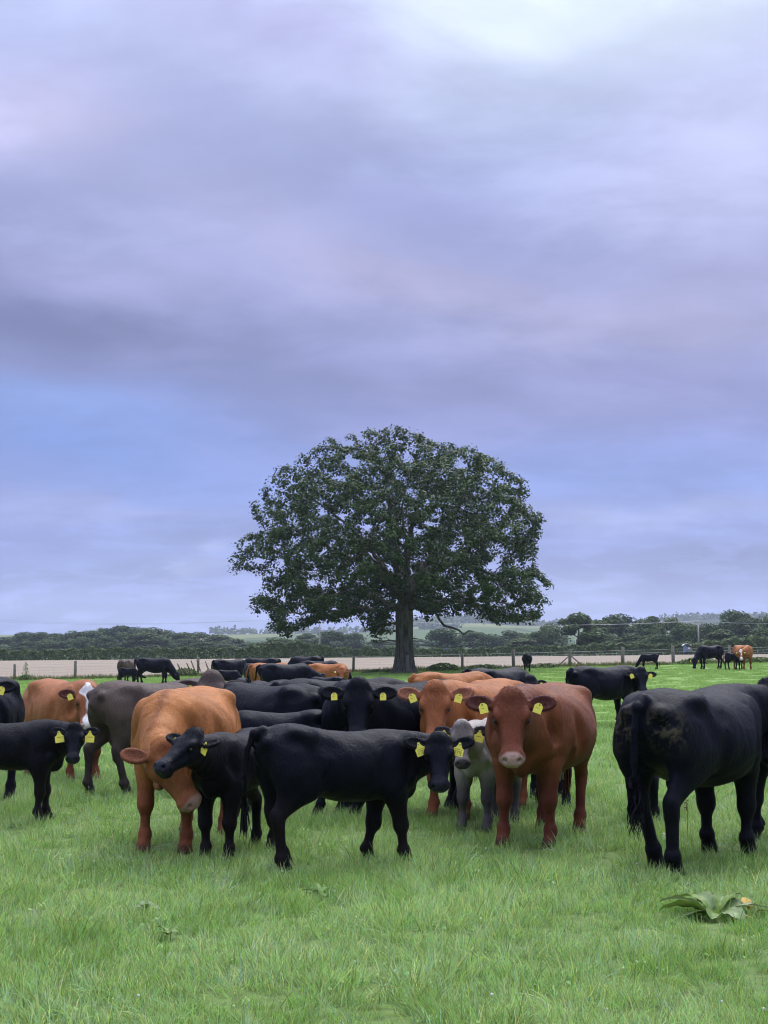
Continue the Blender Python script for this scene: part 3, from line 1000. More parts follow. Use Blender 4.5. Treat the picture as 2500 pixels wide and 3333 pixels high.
def stubble_material():
    m, t, b, o = material('stubble')
    pos = t.n('ShaderNodeNewGeometry').outputs['Position']
    rows = t.n('ShaderNodeTexWave', {'Vector': t.n('ShaderNodeMapping', {0: pos, 2: (0, 0, R(84))}).outputs[0], 'Scale': .55, 'Distortion': 1.2, 'Detail': 3.0, 'Detail Scale': .6},
               wave_type='BANDS', bands_direction='X').outputs['Fac']
    a = t.noise(t.n('ShaderNodeMapping', {0: pos, 3: (.06, 1.0, 1.0)}).outputs[0], .35, 5, .65)
    c = t.noise(t.n('ShaderNodeMapping', {0: pos, 3: (1.0, .3, 1.0)}).outputs[0], 3.0, 4, .7)
    col = t.mix(t.smooth(a, .35, .68), (.225, .185, .145), (.29, .245, .195))
    col = t.mix(t.math('MULTIPLY', rows, .28), col, (.16, .13, .105))
    col = t.mix(t.math('MULTIPLY', t.smooth(c, .45, .75), .45), col, (.18, .15, .11))
    t.link(col, b.inputs['Base Color'])
    b.inputs['Roughness'].default_value = .9
    b.inputs['Specular IOR Level'].default_value = .1
    t.link(t.n('ShaderNodeBump', {'Strength': .6, 'Distance': .1, 'Height': t.math('ADD', c, rows)}).outputs[0], b.inputs['Normal'])
    return m


def grid_sheet(name, ys, xlim, mat, zoff=0.0, nx=60, zf=None):
    V = []; F = []
    for i, y in enumerate(ys):
        x0, x1 = xlim(y)
        for j in range(nx + 1):
            x = x0 + (x1 - x0) * j / nx
            V.append((x, y, float((zf or ground_z)(x, y)) + zoff))
    for i in range(len(ys) - 1):
        for j in range(nx):
            k = i * (nx + 1) + j
            F.append((k, k + 1, k + nx + 2, k + nx + 1))
    return mesh_obj(name, V, F, mat, None, True)


def fence_y(x):
    """the post-and-wire fence runs across the view, a little nearer on the left"""
    return 100.0 + 0.02 * x


ys = [-60, -20, 0, 10, 20, 30, 35, 40, 45, 50, 60, 70, 80, 90, 96, 100, 103]
tag(grid_sheet('pasture_ground', ys, lambda y: (-(60 + .6 * abs(y)), 60 + .6 * abs(y)), pasture_material()), kind='structure')
ys = [102.5, 110, 120, 140, 160, 180, 200, 225, 251]
tag(grid_sheet('stubble_field', ys, lambda y: (-(20 + .5 * y) - 30, 30 + 20 + .5 * y), stubble_material(), .004), kind='structure')
M_FIELD = plain_material('far_grass', (.045, .075, .030), .9, .1, .25, .02)
ys = [250, 260, 290, 330, 400, 500, 600, 800, 1000, 1350]
tag(grid_sheet('far_meadow', ys, lambda y: (-(100 + .5 * y), 100 + .5 * y), M_FIELD, .008), kind='structure')

# ------------------------------------------------------------------ hills far away
RIDGE = [(-600, 2066), (0, 2066), (600, 2066), (850, 2067), (1150, 2064), (1270, 2054), (1330, 2044), (1400, 2036), (1500, 2030), (1560, 2029), (1640, 2037), (1760, 2040), (1900, 2036), (2100, 2026),
         (2220, 2020), (2330, 2017), (2500, 2014), (3100, 2010)]


def hill_material():
    m, t, b, o = material('hill_fields')
    pos = t.n('ShaderNodeNewGeometry').outputs['Position']
    v = t.n('ShaderNodeTexVoronoi', {'Vector': t.n('ShaderNodeMapping', {0: pos, 2: (0, 0, R(18)), 3: (1.0, .45, 1.0)}).outputs[0], 'Scale': .0042, 'Randomness': .8})
    edge = t.n('ShaderNodeTexVoronoi', {'Vector': t.n('ShaderNodeMapping', {0: pos, 2: (0, 0, R(18)), 3: (1.0, .45, 1.0)}).outputs[0], 'Scale': .0042, 'Randomness': .8}, feature='DISTANCE_TO_EDGE').outputs[0]
    r = t.n('ShaderNodeSeparateColor', {0: v.outputs['Color']}).outputs[0]
    ramp = t.n('ShaderNodeValToRGB', {0: r})
    ramp.color_ramp.interpolation = 'CONSTANT'
    st = [(0, (.07, .105, .035)), (.25, (.125, .15, .055)), (.45, (.05, .08, .03)), (.6, (.15, .125, .08)), (.75, (.10, .14, .05)), (.9, (.03, .045, .022))]
    while len(ramp.color_ramp.elements) < len(st):
        ramp.color_ramp.elements.new(.5)
    for e, (p, c) in zip(ramp.color_ramp.elements, st):
        e.position = p; e.color = c + (1,)
    col = t.mix(t.smooth(edge, .012, .030, 1, 0), ramp.outputs[0], (.025, .040, .020))
    n = t.noise(pos, .02, 4, .6)
    f = t.math('ADD', .75, t.math('MULTIPLY', n, .5))
    col = t.mix(1.0, col, t.n('ShaderNodeCombineColor', {0: f, 1: f, 2: f}).outputs[0], 'MULTIPLY')
    t.link(col, b.inputs['Base Color'])
    b.inputs['Roughness'].default_value = .95
    b.inputs['Specular IOR Level'].default_value = .05
    return m


def hill_z(x, y):
    px = 1250 + FOC * x / 2500.0
    py = np.interp(px, [r[0] for r in RIDGE], [r[1] for r in RIDGE])
    top = CAM_Z - elev(py) * 2500.0
    t = min(max((y - 1300) / 1200.0, 0), 1)
    s = t * t * (3 - 2 * t)
    back = 1.0 if y <= 2500 else math.exp(-((y - 2500) / 900.0) ** 2)
    return 2.5 + (top - 2.5) * s * back + 2.5 * math.sin(x * .006 + y * .004) * s * (1 - s) * 4


tag(grid_sheet('hills', [1300, 1450, 1600, 1750, 1900, 2050, 2200, 2320, 2400, 2460, 2500, 2600, 2900, 3400, 4200], lambda y: (-(300 + .55 * y), 300 + .55 * y), hill_material(), 0, 120, hill_z),
    kind='structure')


# ------------------------------------------------------------------ foliage
def leaf_material(name, cols, tr=.25, rough=.55, spec=.35, scale=.35):
    m, t, b, o = material(name)
    vc = t.n('ShaderNodeVertexColor', layer_name='Col').outputs[0]
    oi = t.n('ShaderNodeObjectInfo').outputs['Random']
    pos = t.n('ShaderNodeNewGeometry').outputs['Position']
    n = t.noise(pos, scale, 3, .6)
    base = t.mix(t.smooth(n, .35, .65), cols[0], cols[1])
    base = t.mix(t.math('MULTIPLY', oi, .65), base, cols[2])
    c = t.mix(1.0, base, vc, 'MULTIPLY')
    t.link(c, b.inputs['Base Color'])
    b.inputs['Roughness'].default_value = rough
    b.inputs['Specular IOR Level'].default_value = spec
    trn = t.n('ShaderNodeBsdfTranslucent', {0: c})
    mx_ = t.n('ShaderNodeMixShader', {0: tr, 1: b.outputs[0], 2: trn.outputs[0]})
    t.link(mx_.outputs[0], o.inputs[0])
    return m


def leaf_cloud(P0, N, size, r_, jitter=.7, aspect=.7, shade=(.55, 1.35)):
    """one small four-sided folded leaf spray at every point"""
    n = len(P0)
    nr = N + r_.normal(size=(n, 3)) * jitter
    nr /= np.linalg.norm(nr, axis=1, keepdims=True) + 1e-9
    a = np.cross(nr, r_.normal(size=(n, 3))); a /= np.linalg.norm(a, axis=1, keepdims=True) + 1e-9
    b = np.cross(nr, a)
    s = (size * r_.uniform(.6, 1.35, n))[:, None]
    k1 = r_.uniform(.6, 1.1, (n, 1)); k2 = r_.uniform(.6, 1.1, (n, 1))
    V = np.stack([P0 - a * s * .5 * k1, P0 - b * s * aspect * .5, P0 + a * s * .5 + nr * s * .12, P0 + b * s * aspect * .5 * k2], 1).reshape(-1, 3)
    F = np.arange(n * 4).reshape(n, 4)
    c = np.repeat(r_.uniform(shade[0], shade[1], n), 4)[:, None] * np.array((1, 1, 1.))
    tint = np.repeat(r_.normal(size=n) * .07, 4)
    c = c * np.stack([1 + tint, np.ones_like(tint), 1 - tint], 1)
    return V, F, c


def lobes_points(lobes, n, r_, shell=.35):
    """points near the surfaces of overlapping ellipsoid lobes"""
    w_ = np.array([l[3] * l[3] * l[4] for l in lobes]); k = r_.choice(len(lobes), n, p=w_ / w_.sum())
    Lb = np.array(lobes)[k]
    d = r_.normal(size=(n, 3)); d /= np.linalg.norm(d, axis=1, keepdims=True)
    rad = (1 - shell * r_.uniform(size=(n, 1)) ** 1.5)
    rad *= 1 + .10 * np.sin(d[:, :1] * 9 + k[:, None]) * np.sin(d[:, 2:] * 8 + 2 * k[:, None])
    P0 = Lb[:, :3] + d * rad * np.stack([Lb[:, 3], Lb[:, 3], Lb[:, 4]], 1)
    return P0, d


M_BARK = plain_material('bark_grey', (.115, .10, .088), .9, .2, .5, 3.0, 0, 1.0, 9.0)
M_FAR_LEAF = leaf_material('far_leaves', ((.024, .050, .018), (.050, .088, .026), (.090, .130, .040)), .2, .7, .2, .05)
M_HEDGE = leaf_material('hedge_leaves', ((.045, .080, .022), (.085, .130, .038), (.072, .115, .032)), .25, .6, .3, .25)
M_OAK = leaf_material('oak_leaves', ((.022, .048, .011), (.038, .074, .016), (.030, .060, .013)), .22, .5, .22, .5)


def tree_meshes(seed, H=10.0, W=10.0, n=2600, size=.62, low=.12, nl=16, bark=M_BARK, leafm=None):
    """a crown of many lobes and a forked trunk; returns two meshes"""
    r_ = np.random.default_rng(seed)
    lobes = []
    for i in range(nl):
        a = r_.uniform(0, 6.283); u = r_.uniform(0, 1)
        z = low + (1 - low) * (.12 + .70 * u)
        rad = math.sqrt(max(1 - ((u - .30) / .80) ** 2, .10)) * r_.uniform(.35, .80)
        lr = r_.uniform(.20, .32) * W * .62
        lobes.append((math.cos(a) * rad * W * .5, math.sin(a) * rad * W * .5, z * H, lr, lr * r_.uniform(.6, .85)))
    lobes.append((0, 0, H * .80, W * .22, H * .19))
    P0, N = lobes_points(lobes, n, r_, .45)
    P0[:, 2] = np.clip(P0[:, 2], H * low * .6, None)
    V, F, c = leaf_cloud(P0, N + (0, 0, .3), size, r_, .6)
    cr = mesh_obj('crown', V, F, leafm or M_FAR_LEAF, None, False, c)
    parts = [tube([(0, 0, -.3), (.05, 0, H * .15), (.1, .05, H * .4), (0, 0, H * .7)], [W * .045, W * .032, W * .024, W * .008], 7)]
    for i in range(7):
        l = lobes[i]
        parts.append(tube([(0.05, 0, H * r_.uniform(.15, .4)), (l[0] * .5, l[1] * .5, l[2] * .75), (l[0], l[1], l[2])], [W * .016, W * .011, W * .003], 5))
    tv, tf = join(parts)
    tr = mesh_obj('trunk', tv, tf, bark, None, True)
    mc, mt = cr.data, tr.data
    bpy.data.objects.remove(cr); bpy.data.objects.remove(tr)
    return mc, mt


TREE_LIB = [tree_meshes(31 + i, 10, w_, 4200, .66, lo_, nl_) for i, (w_, lo_, nl_) in enumerate([(12, .0, 26), (10, .02, 22), (14, .0, 30), (9, .03, 20), (11, .0, 26), (8, .06, 18)])]
LIB_W = [12, 10, 14, 9, 11, 8]


def far_tree(px, base_py, top_py, wpx, D, k, label, group='trees beyond the hedge', name='leafy_tree'):
    x = azt(px) * D
    z0 = float(ground_z(x, D)) if D < 1500 else hill_z(x, D)
    top = CAM_Z - elev(top_py) * D
    H = max(top - z0, 2.0); W = wpx / FOC * D * 1.38; H *= 1.04
    root = empty(name, (x, D, z0), label, 'tree', group, rnd.uniform(0, 6.28))
    for nm, me in zip(('crown', 'trunk'), TREE_LIB[k]):
        o = bpy.data.objects.new(nm, me); COL.objects.link(o); o.parent = root
    root.scale = (W / LIB_W[k], W / LIB_W[k], H / 10.0)
    return root


def farm_trees():
    # left wood: individual crowns in three staggered rows
    G = 'trees of the wood at the left'
    prof = [(-120, 2100), (0, 2098), (25, 2078), (60, 2056), (130, 2054), (160, 2060), (210, 2058), (270, 2052), (320, 2044), (370, 2040), (420, 2036), (460, 2038), (510, 2043), (560, 2052), (600, 2056),
            (650, 2058), (700, 2066), (740, 2074), (780, 2082), (815, 2096)]
    px = -60
    i = 0
    while px < 820:
        top = float(np.interp(px, [p[0] for p in prof], [p[1] for p in prof])) + rnd.uniform(-2, 5)
        lab = ['tall', 'rounded', 'broad', 'narrow'][i % 4] + ' dark ' + 'skyline tree ' + describe(px)
        far_tree(px, 2140, top, rnd.uniform(82, 120), 560 + rnd.uniform(-20, 20), rnd.choice([0, 1, 2, 4]), lab, G)
        px += rnd.uniform(44, 60); i += 1
    px = -50
    while px < 800:
        top = float(np.interp(px, [p[0] for p in prof], [p[1] for p in prof])) + rnd.uniform(20, 32)
        lab = ['bushy', 'low round', 'spreading'][i % 3] + ' green wood edge tree ' + describe(px)
        far_tree(px, 2140, min(top, 2108), rnd.uniform(74, 105), 480 + rnd.uniform(-20, 20), rnd.choice([0, 1, 2, 4]), lab, G)
        px += rnd.uniform(55, 75); i += 1
    # trees around the middle, seen past the oak trunk
    G = 'trees in the middle distance'
    for px, top, w_, D, k, lab in [
        (900, 2075, 120, 430, 4, 'pale bushy tree left of the utility pole beneath the oak'), (870, 2090, 100, 520, 1, 'dark tree end of the wood beneath the oak, leftmost'),
        (1000, 2062, 70, 520, 3, 'dark tree just left of the utility pole'), (1068, 2052, 95, 470, 0, 'rounded dark tree just right of the utility pole'),
        (1150, 2060, 100, 480, 2, 'broad dark tree between the utility pole and the oak trunk'), (1235, 2083, 90, 500, 1, 'reddish low tree close to the left of the oak trunk'),
        (1360, 2080, 90, 560, 4, 'low dark tree close to the right of the oak trunk'), (1448, 2046, 120, 420, 0, 'large rounded dark tree under the hooked bare branch'),
        (1540, 2056, 90, 470, 1, 'green tree right of the rounded one under the bare branch'), (1600, 2064, 90, 440, 2, 'low spreading tree in front of the pale hill field'),
        (1660, 2052, 95, 480, 4, 'bushy tree below the pale hill field'), (1720, 2062, 90, 430, 0, 'low dark tree left of the tall right hand wood'),
        (1765, 2054, 80, 400, 1, 'dark tree at the left edge of the right hand wood')]:
        far_tree(px, 2140, top, w_, D, k, lab, G)
    # right hand wood
    G = 'trees of the wood at the right'
    for px, top, w_, D, k, lab in [
        (1800, 2030, 100, 400, 2, 'dark round tree behind the loose pale tree'), (1885, 1998, 125, 300, 5, 'tall loose pale green tree standing ahead of the right wood'),
        (1945, 2018, 90, 360, 1, 'green tree just right of the loose pale tree'), (2020, 2000, 125, 400, 0, 'tall broad dark tree right of the loose pale tree'),
        (2090, 2016, 100, 420, 2, 'dark tree behind the grazing black calf'), (2125, 2008, 90, 380, 3, 'upright tree in the middle of the right wood'),
        (2185, 2012, 100, 350, 4, 'bright bushy tree left of the right utility pole'), (2240, 2030, 90, 340, 1, 'yellowish low tree beside the right utility pole'),
        (2250, 2048, 70, 310, 0, 'pale green small tree at the foot of the right utility pole'),
        (2300, 2030, 110, 330, 2, 'rounded tree right of the right utility pole'), (2385, 1988, 130, 400, 0, 'tallest dark tree of the right wood'),
        (2440, 2010, 110, 380, 1, 'tall tree right of the tallest one'), (2500, 2006, 120, 360, 2, 'dark tree at the right edge of the frame'),
        (2475, 2045, 110, 300, 4, 'low dark tree above the red and white faced cow'), (2570, 1998, 130, 350, 0, 'tree beyond the right edge of the frame'),
        (2350, 2050, 100, 300, 5, 'mid green tree above the grazing black cow at the right'), (2060, 2062, 110, 310, 4, 'low bright tree at the foot of the right wood, left part'),
        (1975, 2066, 110, 330, 0, 'low tree at the foot of the right wood by the fence braces'), (2150, 2064, 110, 300, 2, 'low dark tree at the foot of the right wood, middle part'),
        (1700, 2078, 90, 360, 5, 'small tree behind the hedge above the small calf seen from behind')]:
        far_tree(px, 2140, top, w_, D, k, lab, G)
    # hill woods: one far mass
    r_ = np.random.default_rng(5)
    Ps = []
    for px0, px1, dD, n, hgt in [(1290, 1700, 0, 900, 9), (1700, 1830, 0, 130, 5), (700, 1290, -250, 160, 6), (2150, 2500, 0, 260, 6), (1380, 1480, -500, 120, 7)]:
        u = r_.uniform(px0, px1, n); D_ = 2480 + dD + r_.uniform(-60, 30, n)
        x = (u - 1250) / FOC * D_
        for a, b in zip(x, D_):
            Ps.append((a, b, hill_z(a, b) + r_.uniform(0, hgt)))
    Ps = np.repeat(np.array(Ps), 5, axis=0) + r_.normal(size=(len(Ps) * 5, 3)) * (6, 6, 2.5)
    V, F, c = leaf_cloud(Ps, np.tile((0, -.6, .8), (len(Ps), 1)), 7.0, r_, .5)
    tag(mesh_obj('hilltop_woods', V, F, M_FAR_LEAF, None, False, c), kind='stuff')


def describe(px):
    """where along the picture something far away stands, named by what is near it"""
    marks = [(-50, 'beyond the left edge of the frame'), (0, 'at the left edge of the frame'), (48, 'above the leftmost fence post'), (90, 'above the fence sapling'), (150, 'above the white faced red cow'), (245, 'above the second fence post from left'),
             (300, 'above the grey brown cow rump'), (350, 'left of the grey cow seen from behind'), (412, 'above the grey cow seen from behind'), (470, 'above the neck of nothing'), (510, 'above the black cow grazing by the fence'),
             (575, 'above the dry dock stems'), (645, 'above the fence post by the dry dock stems'), (700, 'above the left end of the black group'), (760, 'above the black calf in the group'), (810, 'at the right end of the wood')]
    marks[9] = (470, 'above the black calf suckling by the fence')
    return min(marks, key=lambda m: abs(m[0] - px))[1]


farm_trees()


# ------------------------------------------------------------------ hedge and brambles along the far side of the stubble
def hedge(name, x0, x1, y0, hfun, dep, n, size, label, cat='hedge', group=None, seed=3):
    r_ = np.random.default_rng(seed)
    x = r_.uniform(x0, x1, n)
    h = np.array([hfun(v) for v in x])
    h = h * (1 + .10 * np.sin(x * 1.7) + .07 * np.sin(x * 4.1 + 1) + .05 * np.sin(x * .37))
    u = r_.uniform(size=n)
    top = u < .42
    z = np.where(top, h * r_.uniform(.88, 1.04, n), h * r_.uniform(0.0, 1.0, n) ** .8)
    y = np.where(top, r_.uniform(-dep, dep, n), -dep * (1.05 - .35 * (z / h) ** 2) + r_.normal(size=n) * .12 + .18 * np.sin(x * 2.3) + .12 * np.sin(x * 5.9 + z * 3))
    P0 = np.stack([x, y0 + y, z], 1)
    P0[:, 2] += ground_z(x, np.full(n, y0)) - .05
    N = np.where(top[:, None], np.array((0, -.3, 1.)), np.array((0, -1., .35)))
    V, F, c = leaf_cloud(P0, N, size, r_, .75)
    root = empty(name, ((x0 + x1) / 2, y0, float(ground_z((x0 + x1) / 2, y0))), label, cat, group)
    o = mesh_obj('foliage', V - np.array(root.location), F, M_HEDGE, root, False, c)
    # woody core with many stems
    parts = []
    for i in range(int((x1 - x0) / 1.2)):
        xx = x0 + (i + .5) * 1.2 + r_.uniform(-.3, .3); zz = float(ground_z(xx, y0)); hh = hfun(xx)
        parts.append(tube([(xx, y0, zz - .1), (xx + r_.uniform(-.3, .3), y0, zz + hh * .5), (xx + r_.uniform(-.5, .5), y0, zz + hh * .9)], [.07, .05, .015], 5))
    tv, tf = join(parts)
    tv = [Vector(v) - root.location for v in tv]
    mesh_obj('stems', tv, tf, M_BARK, root, True)['kind'] = 'stuff'
    return root


def hh(x):
    px = 1250 + x / 250 * FOC
    return float(np.interp(px, [0, 400, 780, 830, 900, 1000, 1040, 1100, 1250, 1500, 1700, 1850, 1950, 2100, 2300, 2420, 2500], [1.6, 1.8, 1.7, 2.0, 2.5, 2.3, 2.0, 1.6, 1.5, 1.3, 1.5, 1.7, 1.8, 1.7, 2.0, 2.6, 2.8]))


hedge('hedge', -85, -24, 250, hh, 1.1, 26000, .30, 'long clipped green hedge behind the stubble field, left of the oak', seed=3)
hedge('hedge', -24, -8, 249, hh, 1.4, 9000, .34, 'taller feathery hedge stretch below the left utility pole', seed=4)
hedge('hedge', -8, 32, 250, hh, 1.0, 17000, .28, 'low ragged bramble hedge behind the oak trunk and stubble', seed=5)
hedge('hedge', 32, 90, 250, hh, 1.6, 26000, .34, 'rough bramble hedge below the right hand wood', seed=6)
# ------------------------------------------------------------------ the great oak
OAK_D = 93.0
OX = azt(1317) * OAK_D
OZ = float(ground_z(OX, OAK_D))
M_OAKBARK = None


def oak_bark():
    m, t, b, o = material('oak_bark')
    tc = t.n('ShaderNodeTexCoord').outputs['Object']
    rid = t.noise(t.n('ShaderNodeMapping', {0: tc, 3: (9, 9, 1.1)}).outputs[0], 1.0, 5, .65, .4)
    n = t.noise(tc, 1.2, 4, .6)
    c = t.mix(t.smooth(rid, .38, .62), (.045, .040, .033), (.155, .140, .118))
    c = t.mix(t.math('MULTIPLY', t.smooth(n, .45, .7), .5), c, (.085, .095, .055))
    t.link(c, b.inputs['Base Color'])
    b.inputs['Roughness'].default_value = .9
    t.link(t.n('ShaderNodeBump', {'Strength': 1.0, 'Distance': .08, 'Height': rid}).outputs[0], b.inputs['Normal'])
    return m


def build_oak():
    r_ = np.random.default_rng(11)
    k = OAK_D / FOC / 1.4426                          # metres per pixel of the tree study used for the tracing
    X = lambda cx: (cx - 890) * k
    Z = lambda cy: (1222 - cy) * k
    outline = [(65, 690), (100, 600), (170, 560), (165, 440), (215, 380), (230, 320), (290, 260), (360, 220), (440, 170), (500, 130), (560, 100), (650, 95), (730, 85), (800, 62), (920, 72), (1000, 110),
               (1060, 140), (1200, 145), (1290, 190), (1390, 250), (1460, 320), (1490, 385), (1460, 440), (1545, 490), (1510, 580), (1500, 670), (1440, 690), (1490, 700), (1550, 740), (1570, 790), (1545, 850),
               (1545, 930), (1490, 990), (1430, 995), (1300, 985), (1200, 950), (1100, 950), (1000, 975), (940, 960), (900, 860), (860, 860), (830, 930), (835, 1040), (790, 1050), (690, 1030), (730, 960),
               (700, 900), (690, 950), (600, 1010), (500, 990), (380, 1010), (340, 1060), (280, 1050), (250, 1000), (260, 930), (190, 940), (160, 870), (200, 840), (260, 800), (220, 760), (110, 755), (70, 735)]
    poly = np.array([(X(a), Z(b)) for a, b in outline])

    def inside(px, pz):
        c = np.zeros(len(px), bool)
        j = len(poly) - 1
        for i in range(len(poly)):
            xi, zi = poly[i]; xj, zj = poly[j]
            m = ((zi > pz) != (zj > pz)) & (px < (xj - xi) * (pz - zi) / (zj - zi + 1e-12) + xi)
            c ^= m; j = i
        return c

    def edge_dist(px, pz):
        d = np.full(len(px), 99.)
        for i in range(len(poly)):
            a, b = poly[i], poly[(i + 1) % len(poly)]
            ab = b - a; t = np.clip(((px - a[0]) * ab[0] + (pz - a[1]) * ab[1]) / (ab @ ab), 0, 1)
            d = np.minimum(d, np.hypot(px - a[0] - t * ab[0], pz - a[1] - t * ab[1]))
        return d
    # attractors: fill the silhouette, depth like a round crown, denser towards its surface
    n = 34000
    px = r_.uniform(poly[:, 0].min(), poly[:, 0].max(), n); pz = r_.uniform(poly[:, 1].min(), poly[:, 1].max(), n)
    m = inside(px, pz); px, pz = px[m], pz[m]
    ed = edge_dist(px, pz)
    cx_ = .3
    ux = (px - cx_) / 9.6; uz = (pz - 5.5) / 9.0
    hd = 8.6 * np.sqrt(np.clip(1 - ux ** 2 * .98 - np.where(uz > 0, uz, uz * .5) ** 2, .02, 1)) * np.clip(ed / 1.4, .25, 1) ** .5
    v = r_.uniform(-1, 1, len(px))
    py = hd * v
    keep = r_.uniform(size=len(px)) < (.20 + .80 * np.maximum(np.abs(v) ** 1.8, np.exp(-ed / .9)))
    A = np.stack([px, py, pz], 1)[keep]
    # clumpiness
    cl = np.sin(A[:, 0] * 1.9 + 2 * np.sin(A[:, 2] * 1.3)) + np.sin(A[:, 1] * 2.1 + A[:, 2] * 1.1) + np.sin(A[:, 2] * 2.7 + A[:, 0] * .8)
    A = A[(cl > -.75) | (r_.uniform(size=len(A)) < .15)]
    A = A[r_.permutation(len(A))[:6200]]
    # hand-laid main limbs (pixel, pixel, depth), radius start/end
    limbs = [
        ([(886, 1222, 0), (886, 1150, 0), (888, 1050, 0), (890, 960, 0), (892, 900, 0)], .60, .46),
        ([(880, 930, 0), (845, 915, -.2), (790, 895, -.5), (740, 868, -.8), (690, 850, -1.2), (620, 850, -1.8), (520, 870, -2.2), (420, 900, -2.6)], .26, .07),
        ([(884, 900, 0), (855, 850, .1), (800, 790, .2), (760, 740, .1), (690, 705, -.2), (620, 680, -.5), (550, 650, -.8), (470, 600, -1.0), (380, 560, -1.2)], .25, .07),
        ([(888, 890, 0), (865, 800, .4), (850, 720, .8), (832, 620, 1.0), (822, 520, .9), (818, 400, .6), (800, 260, .5)], .28, .06),
        ([(892, 900, 0), (900, 790, -.3), (905, 690, -.6), (925, 560, -.9), (945, 430, -.8), (990, 300, -.4)], .28, .06),
        ([(898, 910, 0), (945, 850, .1), (990, 780, -.2), (1040, 740, -.5), (1110, 715, -.9), (1200, 720, -1.3), (1290, 770, -1.8), (1370, 800, -2.3)], .24, .06),
        ([(925, 800, 0), (980, 720, .8), (1050, 620, 1.6), (1110, 520, 2.2), (1170, 400, 2.4), (1240, 300, 2.2)], .20, .05),
        ([(800, 790, .2), (770, 690, 1.2), (700, 590, 2.2), (600, 500, 3.0), (480, 400, 3.2)], .17, .05),
        ([(890, 900, 0), (870, 830, 1.6), (820, 740, 3.6), (760, 640, 5.2)], .22, .06), ([(890, 900, 0), (930, 820, 1.8), (1000, 730, 3.8), (1060, 640, 5.4)], .22, .06),
        ([(890, 905, 0), (860, 840, -1.6), (800, 760, -3.6), (720, 690, -5.2)], .22, .06), ([(892, 905, 0), (950, 830, -1.8), (1020, 760, -3.8), (1100, 690, -5.4)], .22, .06),
        ([(892, 850, 0), (900, 740, -2.0), (890, 600, -4.0), (870, 470, -5.2)], .20, .05),
        ([(890, 930, 0), (960, 900, -1.0), (1060, 890, -2.6), (1200, 890, -3.6), (1350, 900, -3.6)], .18, .05),
        ([(845, 915, -.2), (760, 930, -1.8), (640, 930, -3.2), (480, 940, -3.6), (360, 950, -3.2)], .16, .05),
    ]
    nodes = []; par = []; fixed = []
    for pts, r0, r1 in limbs:
        P3 = [np.array((X(a), c, Z(b))) for a, b, c in pts]
        prev = None
        if nodes:
            prev = int(np.argmin([np.linalg.norm(q - P3[0]) for q in nodes]))
        else:
            nodes.append(P3[0]); par.append(-1); fixed.append(.60); prev = 0
        total = sum(np.linalg.norm(P3[i + 1] - P3[i]) for i in range(len(P3) - 1)); run = 0
        for i in range(len(P3) - 1):
            L = np.linalg.norm(P3[i + 1] - P3[i]); m_ = max(1, int(round(L / .38)))
            for j in range(1, m_ + 1):
                q = P3[i] + (P3[i + 1] - P3[i]) * j / m_
                q = q + r_.normal(size=3) * .045 * (len(nodes) > 14)
                nodes.append(q); par.append(prev); prev = len(nodes) - 1
                run += L / m_
                fixed.append(r0 + (r1 - r0) * run / total)
    # grow towards the attractors
    N = [np.array(q) for q in nodes]
    step, kill = .36, .55
    arr = np.array(N)
    d = np.full(len(A), 1e9); near = np.zeros(len(A), int)
    for s0 in range(0, len(arr)):
        dd = ((A - arr[s0]) ** 2).sum(1); m = dd < d; d[m] = dd[m]; near[m] = s0
    alive = np.ones(len(A), bool)
    for it in range(60):
        alive &= d > kill ** 2
        ok = alive & (d < 4.5 ** 2)
        if ok.sum() < 12:
            break
        idx = np.unique(near[ok])
        cur = np.array(N)
        vec = A[ok] - cur[near[ok]]; vec /= np.linalg.norm(vec, axis=1, keepdims=True)
        acc = np.zeros((len(cur), 3)); np.add.at(acc, near[ok], vec)
        new = []
        for i in idx:
            v_ = acc[i]; l_ = np.linalg.norm(v_)
            if l_ < .2:
                continue
            q = cur[i] + (v_ / l_ + r_.normal(size=3) * .18) * step
            N.append(q); par.append(int(i)); fixed.append(0); new.append(len(N) - 1)
        for j in new:
            dd = ((A - N[j]) ** 2).sum(1); m = dd < d; d[m] = dd[m]; near[m] = j
    N = np.array(N); par = np.array(par)
    kids = np.bincount(par[par >= 0], minlength=len(N))
    rad = np.zeros(len(N))
    for i in range(len(N) - 1, 0, -1):
        if kids[i] == 0:
            rad[i] = .012
        rad[i] = max(rad[i], .012)
        p = par[i]
        rad[p] = (rad[p] ** 2.3 + rad[i] ** 2.3) ** (1 / 2.3)
    fx = np.array(fixed)
    rad = np.where(fx > 0, np.maximum(fx, np.minimum(rad, fx * 1.1)), np.minimum(rad, .15))
    for i in range(len(N)):                                   # children never thicker than parents
        if par[i] >= 0:
            rad[i] = min(rad[i], rad[par[i]] * (1.0 if fx[i] == 0 else 1.6))
    # branch mesh: one tapered prism per segment, sides by thickness
    V = []; F = []
    for i in range(1, len(N)):
        p = par[i]
        if fx[i] > .3 and i < 14:
            continue
        a, b = N[p], N[i]; ra, rb = min(rad[p], rad[i] * 1.35), rad[i]
        ns = 7 if rb > .08 else (5 if rb > .03 else 3)
        t = b - a; l_ = np.linalg.norm(t)
        if l_ < 1e-4:
            continue
        t /= l_
        u = np.cross(t, (0.31, .2, .93)); u /= np.linalg.norm(u); w_ = np.cross(t, u)
        o = len(V)
        for c_, r__ in ((a - t * ra * .3, ra), (b + t * rb * .3, rb)):
            for k_ in range(ns):
                q = 6.2832 * k_ / ns
                V.append(c_ + (u * math.cos(q) + w_ * math.sin(q)) * r__)
        for k_ in range(ns):
            F.append((o + k_, o + (k_ + 1) % ns, o + ns + (k_ + 1) % ns, o + ns + k_))
    # trunk with a flared, fluted foot
    tv = []; tf = []
